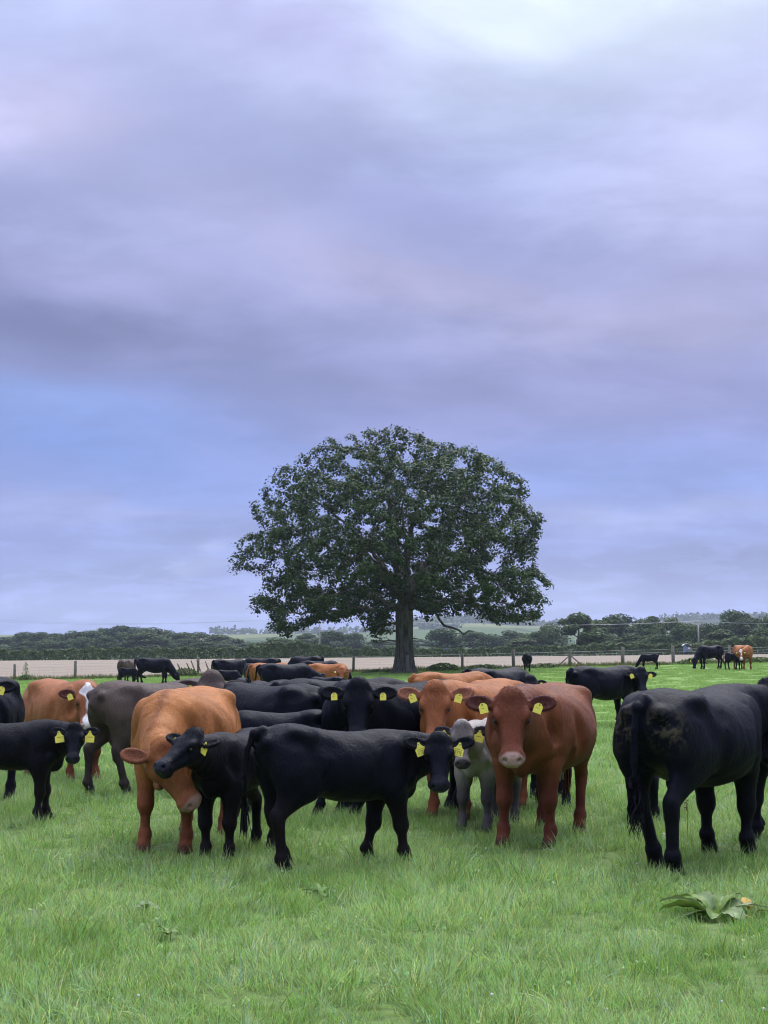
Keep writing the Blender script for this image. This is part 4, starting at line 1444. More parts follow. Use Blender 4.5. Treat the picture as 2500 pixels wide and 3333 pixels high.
    zs = [-.3, 0, .12, .3, .6, 1.0, 1.5, 2.1, 2.8, 3.4, 3.9, 4.3]; rs = [.95, .86, .76, .68, .61, .57, .54, .52, .52, .54, .50, .30]
    ns = 36
    for z, rr in zip(zs, rs):
        for k_ in range(ns):
            q = 6.2832 * k_ / ns
            fl = 1 + .13 * math.exp(-max(z, 0) / .6) * math.sin(q * 5 + 1) + .045 * math.sin(q * 3 + z) + .025 * math.sin(q * 11 + z * 2) + .015 * math.sin(q * 17)
            tv.append((X(886 + z * .9) + rr * fl * math.cos(q), rr * fl * math.sin(q), z))
    for i in range(len(zs) - 1):
        for k_ in range(ns):
            tf.append((i * ns + k_, i * ns + (k_ + 1) % ns, (i + 1) * ns + (k_ + 1) % ns, (i + 1) * ns + k_))
    root = empty('oak_tree', (OX, OAK_D, OZ), 'huge lone oak with a broad domed dark green crown behind the herd', 'tree')
    mb = oak_bark()
    mesh_obj('trunk', tv, tf, mb, root, True)
    mesh_obj('branches', V, F, mb, root, True)
    # bare hooked low branch and dead twigs
    P_ = lambda a, b, c: (X(a), c, Z(b))
    parts = [tube([P_(1030, 945, -1.8), P_(1045, 970, -1.9), P_(1070, 1003, -2.0), P_(1105, 1012, -2.0), P_(1135, 1022, -2.1), P_(1158, 1042, -2.1), P_(1180, 1026, -2.2), P_(1208, 1028, -2.2)],
                  [.05, .085, .075, .07, .06, .055, .05, .02], 6)]
    parts.append(tube([P_(905, 905, 0), P_(960, 925, -.9), P_(1030, 945, -1.8)], [.14, .10, .06], 6))
    hb_v, hb_f = join(parts)
    tag(mesh_obj('bare_branch', hb_v, hb_f, mb, root, True), 'bare hooked branch hanging below the crown')
    parts = [tube([P_(860, 1075, -.2), P_(820, 1068, -.4), P_(780, 1075, -.5), P_(740, 1095, -.6)], [.05, .035, .02, .008], 4),
             tube([P_(820, 1068, -.4), P_(800, 1055, -.5), P_(770, 1062, -.5)], [.025, .015, .006], 4),
             tube([P_(910, 1065, -.2), P_(935, 1060, -.3), P_(955, 1062, -.3)], [.045, .03, .008], 4), tube([P_(932, 1060, -.3), P_(940, 1048, -.3)], [.02, .006], 4),
             tube([P_(860, 985, 0), P_(830, 990, .1), P_(790, 1000, .1), P_(750, 1015, 0), P_(705, 1022, -.1)], [.07, .05, .04, .02, .01], 5)]
    dv, df = join(parts)
    mesh_obj('dead_twig', dv, df, mb, root, True)
    # leaves: dense tufts at the tips and along the thin twigs
    tips = np.where((rad < .034))[0]
    tips = tips[N[tips, 2] > 1.2]
    per = 30
    T = np.repeat(N[tips], per, axis=0)
    wgt = np.repeat(np.where(kids[tips] == 0, .36, .27), per)[:, None]
    off = r_.normal(size=T.shape); off /= np.linalg.norm(off, axis=1, keepdims=True); off *= r_.uniform(.1, 1, (len(T), 1)) ** .5 * wgt * 1.2 * np.array((1.1, 1.1, .72))
    T = T + off
    # sprays that fray the outline
    m = inside(T[:, 0], T[:, 2]) | (r_.uniform(size=len(T)) < .7)
    T, off = T[m], off[m]
    Nn = off / np.linalg.norm(off, axis=1, keepdims=True) + np.array((0, -.1, .9))
    Vl, Fl, cl_ = leaf_cloud(T, Nn, .185, r_, .38, .66, (.68, 1.28))
    big = np.repeat(.5 + .5 * np.sin(T[:, 0] * 1.3 + 2 * np.sin(T[:, 1] * .9)) * np.sin(T[:, 2] * 1.5 + T[:, 1]), 4)
    cl_ = cl_ * (np.array((.88, .94, 1.0)) + big[:, None] * np.array((.36, .2, .0)))
    mesh_obj('crown', Vl, Fl, M_OAK, root, False, cl_)
    # low leafy sprig left of the trunk
    print('OAK nodes', len(N), 'leaves', len(T))


build_oak()
# ------------------------------------------------------------------ fence, poles and small things far off
M_POST = plain_material('weathered_post', (.27, .245, .215), .9, .2, .55, 12.0, 0, .6, 25)
M_WIRE = plain_material('galvanised_wire', (.33, .34, .36), .5, .5, .2, 10, .6)
M_POLE = plain_material('pole_wood', (.42, .38, .34), .9, .2, .3, 3)


def build_fence():
    root = empty('field_fence', (0, 100, float(ground_z(0, 100))), 'post and wire stock fence along the edge of the stubble field', 'fence')
    o = Vector(root.location)
    px = [-740, -540, -340, -140, 48, 245, 430, 645, 985, 1150, 1328, 1505, 1672, 1855, 2027, 2192, 2375, 2560, 2740, 2920, 3100, 3280]
    hgt = {48: 1.06, 245: 1.18, 430: 1.16, 645: 1.20, 1150: 1.05, 1328: 1.1, 1505: 1.06, 1672: 1.2, 1855: 1.15, 2027: 1.2, 2192: 1.2, 2375: 1.15}
    pts = []
    vv = [(-.5, 0), ]
    for i, p in enumerate(px):
        y = fence_y(azt(p, 2170) * 100)
        if p == 1328:
            y = OAK_D - 1.2
        x = azt(p, 2170) * y; z = float(ground_z(x, y)); h = hgt.get(p, 1.15)
        r = {1672: .115, 1855: .105, 2027: .12, 2192: .11, 48: .085, 245: .095}.get(p, .088)
        lean = rnd.uniform(-.03, .03)
        V, F = tube([(x, y, z - .2), (x + lean * .5, y, z + h * .5), (x + lean, y, z + h - .03), (x + lean, y, z + h)], [r, r * .98, r * .95, r * .8], 9)
        V = [v - o for v in V]
        mesh_obj('post', V, F, M_POST, root, True)
        if p != 1328:
            pts.append((x, y, z, h))
    # diagonal braces of the straining post
    x, y, z, h = [q for q in pts if abs((q[0] / q[1]) - azt(1855, 2170)) < .002][0]
    for sg in (-1, 1):
        V, F = tube([(x + sg * .08, y - .06, z + .72 - (.04 if sg < 0 else 0)), (x + sg * (.85 if sg > 0 else .82), y - .1, z + .02)], [.045, .045], 7)
        mesh_obj('brace', [v - o for v in V], F, M_POST, root, True)
    # wires
    for lv, rr in ((.14, .004), (.3, .004), (.46, .004), (.62, .004), (.80, .005), (.98, .006)):
        P0 = []
        for i in range(len(pts) - 1):
            a, b = pts[i], pts[i + 1]
            for t in (0, .33, .67):
                P0.append((a[0] + (b[0] - a[0]) * t, a[1] + (b[1] - a[1]) * t - .1, a[2] + (b[2] - a[2]) * t + lv - .02 * math.sin(t * 3.14)))
        P0.append((pts[-1][0], pts[-1][1] - .1, pts[-1][2] + lv))
        V, F = tube(P0, [rr] * len(P0), 4)
        mesh_obj('wire', [v - o for v in V], F, M_WIRE, root)
    parts = []
    x = pts[0][0]
    while x < pts[-1][0]:
        y = fence_y(x) - .1; z = float(ground_z(x, y))
        parts.append(tube([(x, y, z + .14), (x, y, z + .80)], [.003, .003], 3, False))
        x += .30
    V, F = join(parts)
    tag(mesh_obj('netting_stays', [v - o for v in V], F, M_WIRE, root), kind='stuff')


build_fence()


def utility_pole(px, top, D, label, r=.16):
    x = azt(px) * D; z = float(ground_z(x, D)); H = CAM_Z - elev(top) * D - z
    root = empty('utility_pole', (x, D, z), label, 'pole', 'wooden utility poles')
    V, F = tube([(0, 0, -.3), (0, 0, H * .5), (0, 0, H)], [r, r * .85, r * .7], 8)
    mesh_obj('pole', V, F, M_POLE, root, True)
    V, F = box((0, -.12, H - .5), (1.5, .1, .12))
    mesh_obj('crossarm', V, F, M_POLE, root)
    tops = []
    for i, dx_ in enumerate((-.65, .65)):
        V, F = tube([(dx_, -.12, H - .44), (dx_, -.12, H - .36), (dx_, -.12, H - .24)], [.03, .06, .04], 6)
        mesh_obj('insulator', V, F, M_POLE, root)
        tops.append(Vector((x + dx_, D - .12, z + H - .24)))
    return root, tops


pA, tA = utility_pole(1040, 2003, 290, 'pale wooden utility pole seen below the left side of the oak crown', .19)
pB, tB = utility_pole(2275, 2017, 300, 'pale wooden utility pole before the right hand wood', .19)
x_ = azt(1874) * 262
V_, F_ = tube([(0, 0, 0), (0, 0, 1.2), (0, 0, 2.9)], [.14, .13, .12], 7)
stub = empty('utility_pole', (x_, 262, float(ground_z(x_, 262))), 'short pale pole beside the loose pale tree at the hedge', 'pole', 'wooden utility poles')
mesh_obj('pole', V_, F_, M_POLE, stub, True)


def wire_run(a, b, sag):
    P0 = [a.lerp(b, t / 24) + Vector((0, 0, -sag * 4 * (t / 24) * (1 - t / 24))) for t in range(25)]
    return tube(P0, [.016] * 25, 4)


pw = empty('power_line', tuple(tA[0]), 'thin overhead power line strung from pole to pole behind the oak', 'power line')
ends = [at(-180, 2012, 330), at(-180, 2006, 332)]
for i in range(2):
    V, F = wire_run(tA[i], ends[i], 1.4)
    mesh_obj('wire', [v - tA[0] for v in V], F, M_WIRE, pw)
    V, F = wire_run(tA[i], tB[i], 1.2)
    mesh_obj('wire', [v - tA[0] for v in V], F, M_WIRE, pw)
    V, F = wire_run(tB[i], at(2800, 2003, 330) + Vector((i * 1.2, 0, 0)), 1.0)
    mesh_obj('wire', [v - tA[0] for v in V], F, M_WIRE, pw)

# small covered trailer by the hedge on the right
D = 240.0
x = azt(2237) * D; z = float(ground_z(x, D))
M_BLUE = plain_material('blue_paint', (.10, .16, .38), .5, .4, .2, 3)
M_WHITE = plain_material('white_sheet', (.72, .74, .78), .45, .4, .08, 3)
tr = empty('box_trailer', (x, D, z), 'small white topped blue box trailer parked at the hedge on the right', 'trailer')
V, F = box((-.38, 0, .95), (.30, .9, 1.1)); mesh_obj('side_panel', V, F, M_BLUE, tr)
V, F = box((.25, .2, .95), (.9, .6, .5)); mesh_obj('box_body', V, F, plain_material('grey_sheet', (.22, .24, .3), .6, .3, .2, 3), tr)
n_ = 9
V = []; F = []
for i in range(n_):
    q = math.pi * i / (n_ - 1)
    for y0 in (-.5, .5):
        for rr in (1.0, .93):
            V.append((-.02 - .95 * rr * math.cos(q) * .75, y0, 1.45 + .32 * rr * math.sin(q)))
for i in range(n_ - 1):
    a = i * 4
    F += [(a, a + 2, a + 6, a + 4), (a + 1, a + 5, a + 7, a + 3), (a, a + 4, a + 5, a + 1), (a + 2, a + 3, a + 7, a + 6)]
F += [(0, 1, 3, 2), ((n_ - 1) * 4, (n_ - 1) * 4 + 2, (n_ - 1) * 4 + 3, (n_ - 1) * 4 + 1)]
mesh_obj('roof', V, F, M_WHITE, tr)
for sx in (-.25, .45):
    V, F = tube([(sx, -.45, .28), (sx, -.30, .28)], [.28, .28], 12)
    mesh_obj('wheel', V, F, plain_material('tyre', (.02, .02, .02), .8), tr, False)
V, F = box((.3, -.13, 1.05), (.28, .05, .26)); mesh_obj('white_plate', V, F, M_WHITE, tr)
# blue sheet showing over the bramble hedge
D = 262.0
x = azt(1462) * D; z = CAM_Z - elev(2112) * D
V, F = join([box((0, 0, 0), (3.4, 1.5, .10), .05), box((-1.5, 0, -.8), (.1, .1, 1.6)), box((1.5, 0, -.8), (.1, .1, 1.6)), box((0, .5, -.8), (.1, .1, 1.6))])
o = mesh_obj('blue_roof_sheet', V, F, M_BLUE); o.location = (x, D, z)
tag(o, 'thin blue roof sheet just showing over the bramble hedge', 'roof sheet')


# ------------------------------------------------------------------ rough growth along the fence
M_WEED = leaf_material('rough_grass', ((.16, .165, .075), (.20, .185, .095), (.11, .14, .05)), .2, .7, .2, .6)


def rough_strip():
    r_ = np.random.default_rng(8)
    n = 26000
    x = r_.uniform(-34, 34, n)
    y = 99.2 + .02 * x + np.abs(r_.normal(size=n)) * r_.choice([-.7, 1.5], n)
    dens = .55 + .45 * np.sin(x * .9) * np.sin(x * .37 + 1)
    h = r_.uniform(.12, .42, n) * (.6 + .6 * dens) * np.exp(-((y - 99.4 - .02 * x) / 2.0) ** 2)
    root = np.stack([x, y, ground_z(x, y)], 1)
    d = r_.normal(size=(n, 3)) * .28 + (0, 0, 1)
    g = r_.uniform(size=(n, 1))
    c = np.where(g < .45, np.array((.55, .95, .55)), np.array((1.15, .95, .75))) * r_.uniform(.5, 1.3, (n, 1))
    V, F, cc = strands_mesh(root, d, h, np.full(n, .035), c, 2, .3, 4)
    tag(mesh_obj('rough_grass', V, F, M_WEED, None, False, cc), kind='stuff')


rough_strip()


def nettle_patch(name, px0, px1, py, D, h, n, label, cols, seed):
    r_ = np.random.default_rng(seed)
    x0, x1 = azt(px0) * D, azt(px1) * D
    x = r_.uniform(x0, x1, n); u = (x - x0) / (x1 - x0)
    hh_ = h * np.sin(np.clip(u, .02, .98) * math.pi) ** .5
    P0 = np.stack([x, D + r_.normal(size=n) * .35, ground_z(x, np.full(n, D)) + hh_ * r_.uniform(0, 1, n) ** .7], 1)
    V, F, c = leaf_cloud(P0, np.tile((0, -.3, .8), (n, 1)), .13, r_, .6)
    c = c * np.array(cols)
    root = empty(name, ((x0 + x1) / 2, D, float(ground_z((x0 + x1) / 2, D))), label, 'plant')
    mesh_obj('leaves', V - np.array(root.location), F, M_HEDGE, root, False, c)
    parts = []
    for i in range(14):
        xx = r_.uniform(x0, x1); z = float(ground_z(xx, D)); parts.append(tube([(xx, D, z - .05), (xx + r_.normal() * .08, D, z + h * .8)], [.012, .005], 4))
    V, F = join(parts)
    mesh_obj('stems', [Vector(v) - root.location for v in V], F, M_BARK, root)['kind'] = 'stuff'


nettle_patch('nettle_clump', 1385, 1500, 2170, 96.5, .50, 1500, 'green nettle clump right of the oak foot by the fence', (1.5, 1.7, 1.3), 1)
nettle_patch('nettle_clump', 1500, 1640, 2170, 98.0, .32, 900, 'low straggly nettle clump between two fence posts right of the oak', (1.1, 1.15, .9), 2)
nettle_patch('nettle_clump', 1700, 1830, 2170, 98.0, .30, 600, 'low weed clump left of the braced fence post', (1.1, 1.05, .8), 3)
nettle_patch('nettle_clump', 2200, 2330, 2160, 98.5, .42, 900, 'scrubby weed clump right of the fence post near the grazing cow', (1.3, 1.25, .8), 4)
nettle_patch('nettle_clump', 2400, 2540, 2160, 98.5, .36, 900, 'weed clump behind the red and white faced cow', (1.2, 1.15, .8), 5)
nettle_patch('nettle_clump', 550, 650, 2200, 98.0, .55, 900, 'weedy tuft at the foot of the dry dock stems', (1.3, 1.3, .8), 6)
nettle_patch('nettle_clump', 60, 110, 2215, 98.0, .40, 260, 'weedy tuft at the foot of the young sapling', (1.2, 1.3, .8), 7)
nettle_patch('nettle_clump', 1180, 1290, 2180, 95.5, .22, 420, 'short weeds at the left foot of the oak trunk', (1.0, 1.0, .8), 8)

M_DRY = plain_material('dry_stem', (.15, .085, .06), .9, .1, .4, 8)
r_ = np.random.default_rng(9)
for i, (px, tp_, sd_) in enumerate([(578, 2160, -1.6), (608, 2158, -.9), (622, 2150, -.5), (640, 2150, -.35), (668, 2152, -.5), (590, 2172, -.9)]):
    D = 97.5
    x = azt(px + 18) * D; z = float(ground_z(x, D)); tip = at(px, tp_, D)
    V, F = tube([(x, D, z), ((x + tip.x) / 2 + .05, D, (z + tip.z) / 2), tip], [.018, .014, .006], 4)
    root = empty('dry_dock', (x, D, z), ['leftmost leaning', 'second leaning', 'tallest middle', 'upright', 'rightmost', 'shortest leaning'][i] + ' dry brown dock stem with seed heads by the fence post', 'plant')
    mesh_obj('stem', [v - root.location for v in V], F, M_DRY, root)
    n = 130
    t = r_.uniform(.35, 1, (n, 1))
    P0 = np.array((x, D, z)) * (1 - t) + np.array(tip) * t + r_.normal(size=(n, 3)) * .035 * (1.3 - t)
    V, F, c = leaf_cloud(P0, np.tile((0, -1, .3), (n, 1)), .055, r_, .9)
    mesh_obj('seed_head', V - np.array(root.location), F, M_DRY, root, False, c)['kind'] = 'stuff'
# young sapling by the leftmost posts
D = 97.5
x = azt(85) * D; z = float(ground_z(x, D))
root = empty('sapling', (x, D, z), 'spindly green sapling between the two leftmost fence posts', 'plant')
V, F = tube([(0, 0, 0), (.03, 0, .5), (-.02, 0, 1.15)], [.02, .013, .005], 5)
mesh_obj('stem', V, F, M_BARK, root)
n = 260
t = r_.uniform(.15, 1, n)
P0 = np.stack([r_.normal(size=n) * .16 * (1.2 - t), r_.normal(size=n) * .12, t * 1.15], 1)
V, F, c = leaf_cloud(P0, np.tile((0, -.5, .8), (n, 1)), .075, r_, .8)
mesh_obj('leaves', V, F, M_HEDGE, root, False, c * np.array((1.2, 1.3, .9)))
# ------------------------------------------------------------------ the herd
HN, CN = 'cows of the herd', 'calves of the herd'


def gp(px, py):
    return place(px, py)


def gd(px, D):
    return (azt(px, 2300) * D, D)


def white_star(hq):
    x, y, z = hq[:, 0], hq[:, 1] + .012 * np.sin(hq[:, 0] * 22), hq[:, 2]
    wdt = .040 - .024 * np.clip((x - .05) / .25, 0, 1) + .045 * np.clip((x - .32) / .12, 0, 1) + .012 * np.sin(x * 35)
    wdt = wdt + .045 * np.exp(-((x - .03) / .06) ** 2)
    return np.clip((wdt - np.abs(y)) / .012, 0, 1) * (z > -.07) * (x < .50)


near = dict(res=.023, hres=.0105)
FAST = globals().get('FAST_HERD', False)
HA = 0 if FAST else 50000

# --- front rows
cow('cow', 'orange tan cow with its head lowered sideways behind the black calf at the left', HN, gp(545, 2772), -99, 1.315, coat='orange', anchor='front',
    poll=('px', 528, 2432, 11.95), look=-14, pitch=-56, roll=30, legs=[(.03, .0), (.06, .0), (.10, .02), (-.12, -.02)], over=dict(girth=1.20, length=1.0, headk=1.0), hair=HA, tags=(0, 0), eartilt=(30, -38), earfwd=-10, tail='down', **near)
cow('calf', 'brownish black calf standing before the orange cow and looking to the left', CN, gp(712, 2803), -112, 1.00, CALF, 'brownblack', 'calf', anchor='front',
    poll=('px', 632, 2400, 11.65), look=-130, pitch=-28, roll=-4, legs=[(.02, -.01), (.03, .02), (.10, .0), (-.14, .0)], hair=HA, tagsize=1.15, eartilt=-2, earfwd=10, over=dict(girth=.86, headk=1.04), **near)
cow('calf', 'big black calf standing side on in the very middle with its tail at left', CN, gp(1253, 2812), 30, 1.10, CALF, dict(COATS['black'], leg=COATS['brownblack']['leg'], base=(.0040, .0040, .0068)), 'calf', anchor='front',
    poll=('px', 1430, 2412, 11.85), look=-93, pitch=-60, earfwd=22, legs=[(-.14, -.02), (.12, .02), (.16, 0), (-.02, 0)], hair=HA, tagsize=1.25, tagnum={0: '2779', 1: '2793'}, tail='close',
    over=dict(rise=.07, girth=.90, headk=.96, belly=.05, legk=1.08, length=.98, neck=.95), eartilt=-3, **near)
cow('calf', 'woolly silver grey calf facing the camera beside the red cow', CN, gp(1550, 2705), -114, 1.00, CALF, 'grey', 'calf', anchor='front',
    poll=('px', 1504, 2367, 13.4), look=-92, pitch=-58, legs=[(.04, .02), (.0, -.02), (.08, 0), (-.08, 0)], hair=HA, tagsize=1.25, over=dict(girth=.84, headk=.92), eartilt=-2, **near)
cow('cow', 'large dark red cow facing the camera with a pale muzzle, right of centre', HN, gp(1720, 2757), -109, 1.34, coat='red', anchor='front',
    poll=('px', 1663, 2275, 12.15), look=-93, pitch=-63, legs=[(.0, .01), (.03, -.02), (.05, 0), (-.06, .02)], over=dict(girth=1.30, length=1.06, neck=1.05), hair=HA + 8000, eartilt=-6, **near)
cow('cow', 'pale faced tan cow looking at the camera behind the grey calf', HN, gp(1472, 2664), -122, 1.33, coat='tan', anchor='front',
    poll=('px', 1417, 2248, 14.2), look=-94, pitch=-62, legs=[(.04, .0), (.0, -.02), (.05, 0), (-.06, .02)], over=dict(girth=1.25, length=1.02), hair=HA, eartilt=-8, **near)
cow('cow', 'black cow with a peaked head staring at the camera behind the middle calf', HN, gd(1285, 15.6), -152, 1.32, coat='black', poll=('px', 1167, 2240, 14.8), look=-91, pitch=-63,
    legs=[(.04, 0), (-.04, 0), (.06, 0), (-.10, 0)], over=dict(girth=1.15, headk=1.05), hair=HA, eartilt=-2, tagsize=.9, udder=False, **near)
cow('cow', 'huge black cow seen from behind at the right with a muddy rump', HN, gp(2135, 2843), 53, 1.355, coat='black', anchor='hind', poll=(1.12, -.1, 1.25), pitch=-50,
    legs=[(.05, 0), (.02, 0), (.15, -.10), (-.12, -.01)], over=dict(girth=1.22, length=1.02, legk=1.08), hair=HA + 10000, dirt=True, tail='down', udder=False, curl=1, **near)
cow('calf', 'black calf standing side on at the left edge, head turned to the camera', CN, gp(128, 2674), 8, .96, CALF, 'brownblack', 'calf', anchor='front',
    poll=('px', 243, 2372, 14.42), look=-84, pitch=-56, legs=[(.06, 0), (-.03, 0), (.1, 0), (-.1, 0)], hair=HA, tagsize=1.3, over=dict(girth=.86, headk=.88, neck=1.0), eartilt=-5, **near)
cow('cow', 'grey brown cow with woolly ears standing behind the orange cow', HN, gp(345, 2588), 42, 1.27, coat='taupe', anchor='hind', poll=('px', 690, 2212, 17.9), look=-88, pitch=-55, tail=None,
    legs=[(.03, 0), (-.05, 0), (-.12, .03), (.12, -.03)], over=dict(girth=1.15, length=1.02, headk=1.2), hair=HA, eartilt=6, tagsize=1.2, res=.022, hres=.012)
cow('cow', 'red cow with a white blazed face behind the black calf at the left', HN, gd(218, 19.3), -50, 1.24, coat=dict(COATS['red'], base=(.29, .115, .048), face=(.26, .095, .045), muzzle=(.6, .5, .48)),
    poll=('px', 283, 2248, 18.4), look=-76, pitch=-60, blaze=white_star, over=dict(girth=1.1, length=1.0), hair=HA - 12000 if HA else 0, eartilt=-4, udder=False, res=.022, hres=.012)
cow('cow', 'black cow with a white streak on its shoulder cut off by the left edge', HN, gd(-66, 16.3), -92, 1.33, coat='black', poll=('px', -66, 2222, 15.2), look=-88, pitch=-60, eartilt=-4, over=dict(girth=1.0),
    white=lambda V: np.clip((.016 - np.abs((V[:, 1] - .16) - .30 * np.abs(V[:, 2] - 1.03))) / .01, 0, 1) * (V[:, 0] > .25) * (np.abs(V[:, 2] - 1.08) < .14), hair=HA - 12000 if HA else 0, res=.022, hres=.012)
# --- second row
cow('cow', 'black cow seen from behind between the orange cow and the staring black cow', HN, gd(868, 17.6), 146, 1.24, coat='black', over=dict(girth=1.2), poll=(1.1, 0, 1.0), res=.025, hres=.019, tags=(0, 0), hair=HA // 3, udder=False)
cow('calf', 'black calf mostly hidden behind the middle calf, facing left', CN, gd(905, 15.4), 186, 1.03, CALF, 'black', 'calf', poll=(.85, .1, 1.0), res=.025, hres=.019, tags=(0, 0), legs=[(.1, 0), (-.1, 0), (.1, 0), (-.22, 0)], hair=HA // 3)
cow('cow', 'black cow standing broadside behind the staring black cow', HN, gd(1120, 18.6), 16, 1.27, coat='black', over=dict(girth=1.1, length=1.02), dirt=True, poll=(1.1, .1, 1.1), res=.025, hres=.019, tags=(0, 0), hair=HA // 3, udder=False)
cow('cow', 'black cow peering over the back of the cow seen from behind', HN, gd(880, 21.5), -110, 1.18, coat='black', poll=('px', 846, 2250, 20.5), look=-92, res=.028, hres=.02, udder=False)
cow('calf', 'black calf hidden behind the huge black cow, only its legs showing', CN, gd(2125, 15.2), 68, 1.04, CALF, 'black', 'calf', poll=(.9, 0, .8), res=.022, hres=.017, tags=(0, 0))
cow('cow', 'black cow at the right edge, mostly outside the frame', HN, gd(2625, 13.3), 178, 1.30, coat='black', poll=('px', 2520, 2300, 13.0), look=-110, res=.019, hres=.013, tags=(0, 0))
cow('cow', 'black cow hidden behind the dark red cow, only its legs and an ear showing', HN, gd(1790, 16.4), -93, 1.13, coat='black', poll=('px', 1672, 2268, 15.6), look=-92, res=.028, hres=.02, tags=(0, 1), udder=False)
# --- middle distance
cow('cow', 'tan cow walking away to the right behind the pale faced tan cow', HN, gd(1478, 27.5), 24, 1.22, coat='tan', poll=(1.15, .1, .95), pitch=-50, res=.032, hres=.024, tags=(0, 0), udder=False, tail='down')
cow('cow', 'black cow with a raised tail behind the two red cows', HN, gd(1625, 30), 48, 1.26, coat='black', poll=('px', 1728, 2212, 30.2), look=-84, pitch=-56, res=.026, hres=.018, tail='up', over=dict(girth=1.1, length=1.1), udder=False, tagsize=.9)
cow('cow', 'black cow standing alone side on above the back of the dark red cow', HN, gd(1968, 32.5), 33, 1.27, coat='black', poll=('px', 2086, 2184, 32.4), look=-88, pitch=-58, res=.026, hres=.017, over=dict(length=1.10, girth=1.05), tagsize=1.3)
cow('calf', 'small black calf walking to the camera with its head down, left of the tan rump', CN, gd(783, 40), -92, .90, CALF, 'black', 'calf', poll=('px', 792, 2256, 39.2), look=-70, pitch=-70, res=.036, hres=.028, tagsize=1.3, tags=(1, 0))
cow('cow', 'black cow with its rump left, standing before the tan cow with the hanging tail', HN, gd(935, 45), 14, 1.24, coat='black', poll=(1.1, 0, .9), res=.042, hres=.034, tags=(0, 0), over=dict(girth=1.15, length=1.02), udder=False)
cow('cow', 'tan cow with a long hanging tail seen from its left rear', HN, gd(885, 50), 38, 1.22, coat='tan', poll=(1.1, 0, .9), res=.042, hres=.034, tags=(0, 0), tail='side', udder=False)
cow('cow', 'tan cow facing the camera beside a small black calf, left of the oak', HN, gd(1072, 51), -28, 1.18, coat='tan', poll=('px', 1111, 2178, 50.2), look=-88, pitch=-60, res=.032, hres=.02, tags=(0, 1), udder=False, tagsize=.9)
cow('calf', 'small black calf in front of the tan cow that faces the camera', CN, gd(1058, 43), 174, .88, CALF, 'black', 'calf', poll=(.9, 0, .75), res=.042, hres=.034, tags=(0, 0))
cow('cow', 'black cow showing only its back between the tan cow and the grazing one', HN, gd(1045, 58), 4, 1.22, coat='black', poll=(1.1, 0, .8), res=.05, hres=.04, tags=(0, 0), udder=False)
cow('cow', 'black cow grazing to the left, farthest of the middle group', HN, gd(992, 75), 168, 1.30, coat='black', poll=(1.12, 0, .48), pitch=-62, res=.05, hres=.04, tags=(0, 0), over=dict(girth=1.2), udder=False)
cow('cow', 'black cow with rump left and face to the camera, leftmost of the middle group', HN, gd(748, 66), 38, 1.26, coat='black', poll=('px', 794, 2158, 66.5), look=-86, pitch=-58, res=.034, hres=.024, tags=(0, 1), udder=False)
cow('calf', 'shaggy black calf standing before the leftmost cow of the middle group', CN, gd(741, 60), -6, .88, CALF, 'black', 'calf', poll=(.9, 0, .75), res=.05, hres=.04, tags=(0, 0))
cow('cow', 'black cow facing left behind the tan rump, with its rump at right', HN, gd(850, 72), 176, 1.26, coat='black', poll=(1.1, 0, 1.0), res=.05, hres=.04, tags=(0, 0), udder=False)
cow('cow', 'black cow seen from the front with its head down in the middle group', HN, gd(815, 63), -80, 1.10, coat='black', poll=(1.0, 0, .6), pitch=-70, res=.05, hres=.04, tags=(0, 0), udder=False)
# --- by the fence
cow('cow', 'grey brown cow seen from behind by the fence at the left', HN, gp(414, 2226), 78, 1.27, coat='taupe', poll=(1.1, 0, .7), res=.05, hres=.042, tags=(0, 0), udder=False, over=dict(girth=1.15))
cow('calf', 'small black calf suckling beside the grazing black cow at the fence', CN, gp(418, 2229), -6, .86, CALF, 'black', 'calf', poll=(.95, 0, .75), pitch=-20, res=.05, hres=.04, tags=(0, 0))
cow('cow', 'black cow grazing side on, head down to the right, by the fence at the left', HN, gp(503, 2229), -4, 1.34, coat='black', poll=(1.10, -.05, .52), pitch=-68, res=.034, hres=.028, tags=(0, 0), over=dict(girth=1.1, length=1.05), udder=False)
cow('calf', 'small dark calf seen from behind at the fence right of the oak', CN, gp(1716, 2187), 86, 1.04, CALF, 'brownblack', 'calf', poll=(.9, 0, .8), res=.05, hres=.042, tags=(0, 0), over=dict(girth=1.1))
cow('calf', 'black calf grazing with its head to the left by the fence', CN, gp(2112, 2180), 168, .92, CALF, 'black', 'calf', poll=(.93, 0, .52), pitch=-62, res=.05, hres=.04, tags=(0, 0))
cow('cow', 'black cow grazing with its head low to the left by the fence at the right', HN, gp(2310, 2178), 206, 1.34, coat='black', poll=(1.08, .1, .55), look=-110, pitch=-66, res=.034, hres=.026, tags=(1, 1), udder=False, tagsize=.9)
cow('calf', 'black calf standing beside the red and white faced cow at the fence', CN, gp(2388, 2180), -52, .94, CALF, 'black', 'calf', poll=(.85, 0, .85), res=.05, hres=.04, tags=(0, 0))
cow('cow', 'red cow with a white face beyond the herd by the fence at the far right', HN, gp(2421, 2180), -78, 1.34, coat=dict(COATS['tan'], muzzle=(.6, .5, .48)), poll=('px', 2411, 2119, -1.0), look=-96, pitch=-58, blaze=white_star,
    res=.034, hres=.02, tags=(1, 1), over=dict(girth=1.25), udder=False, tagsize=.9)
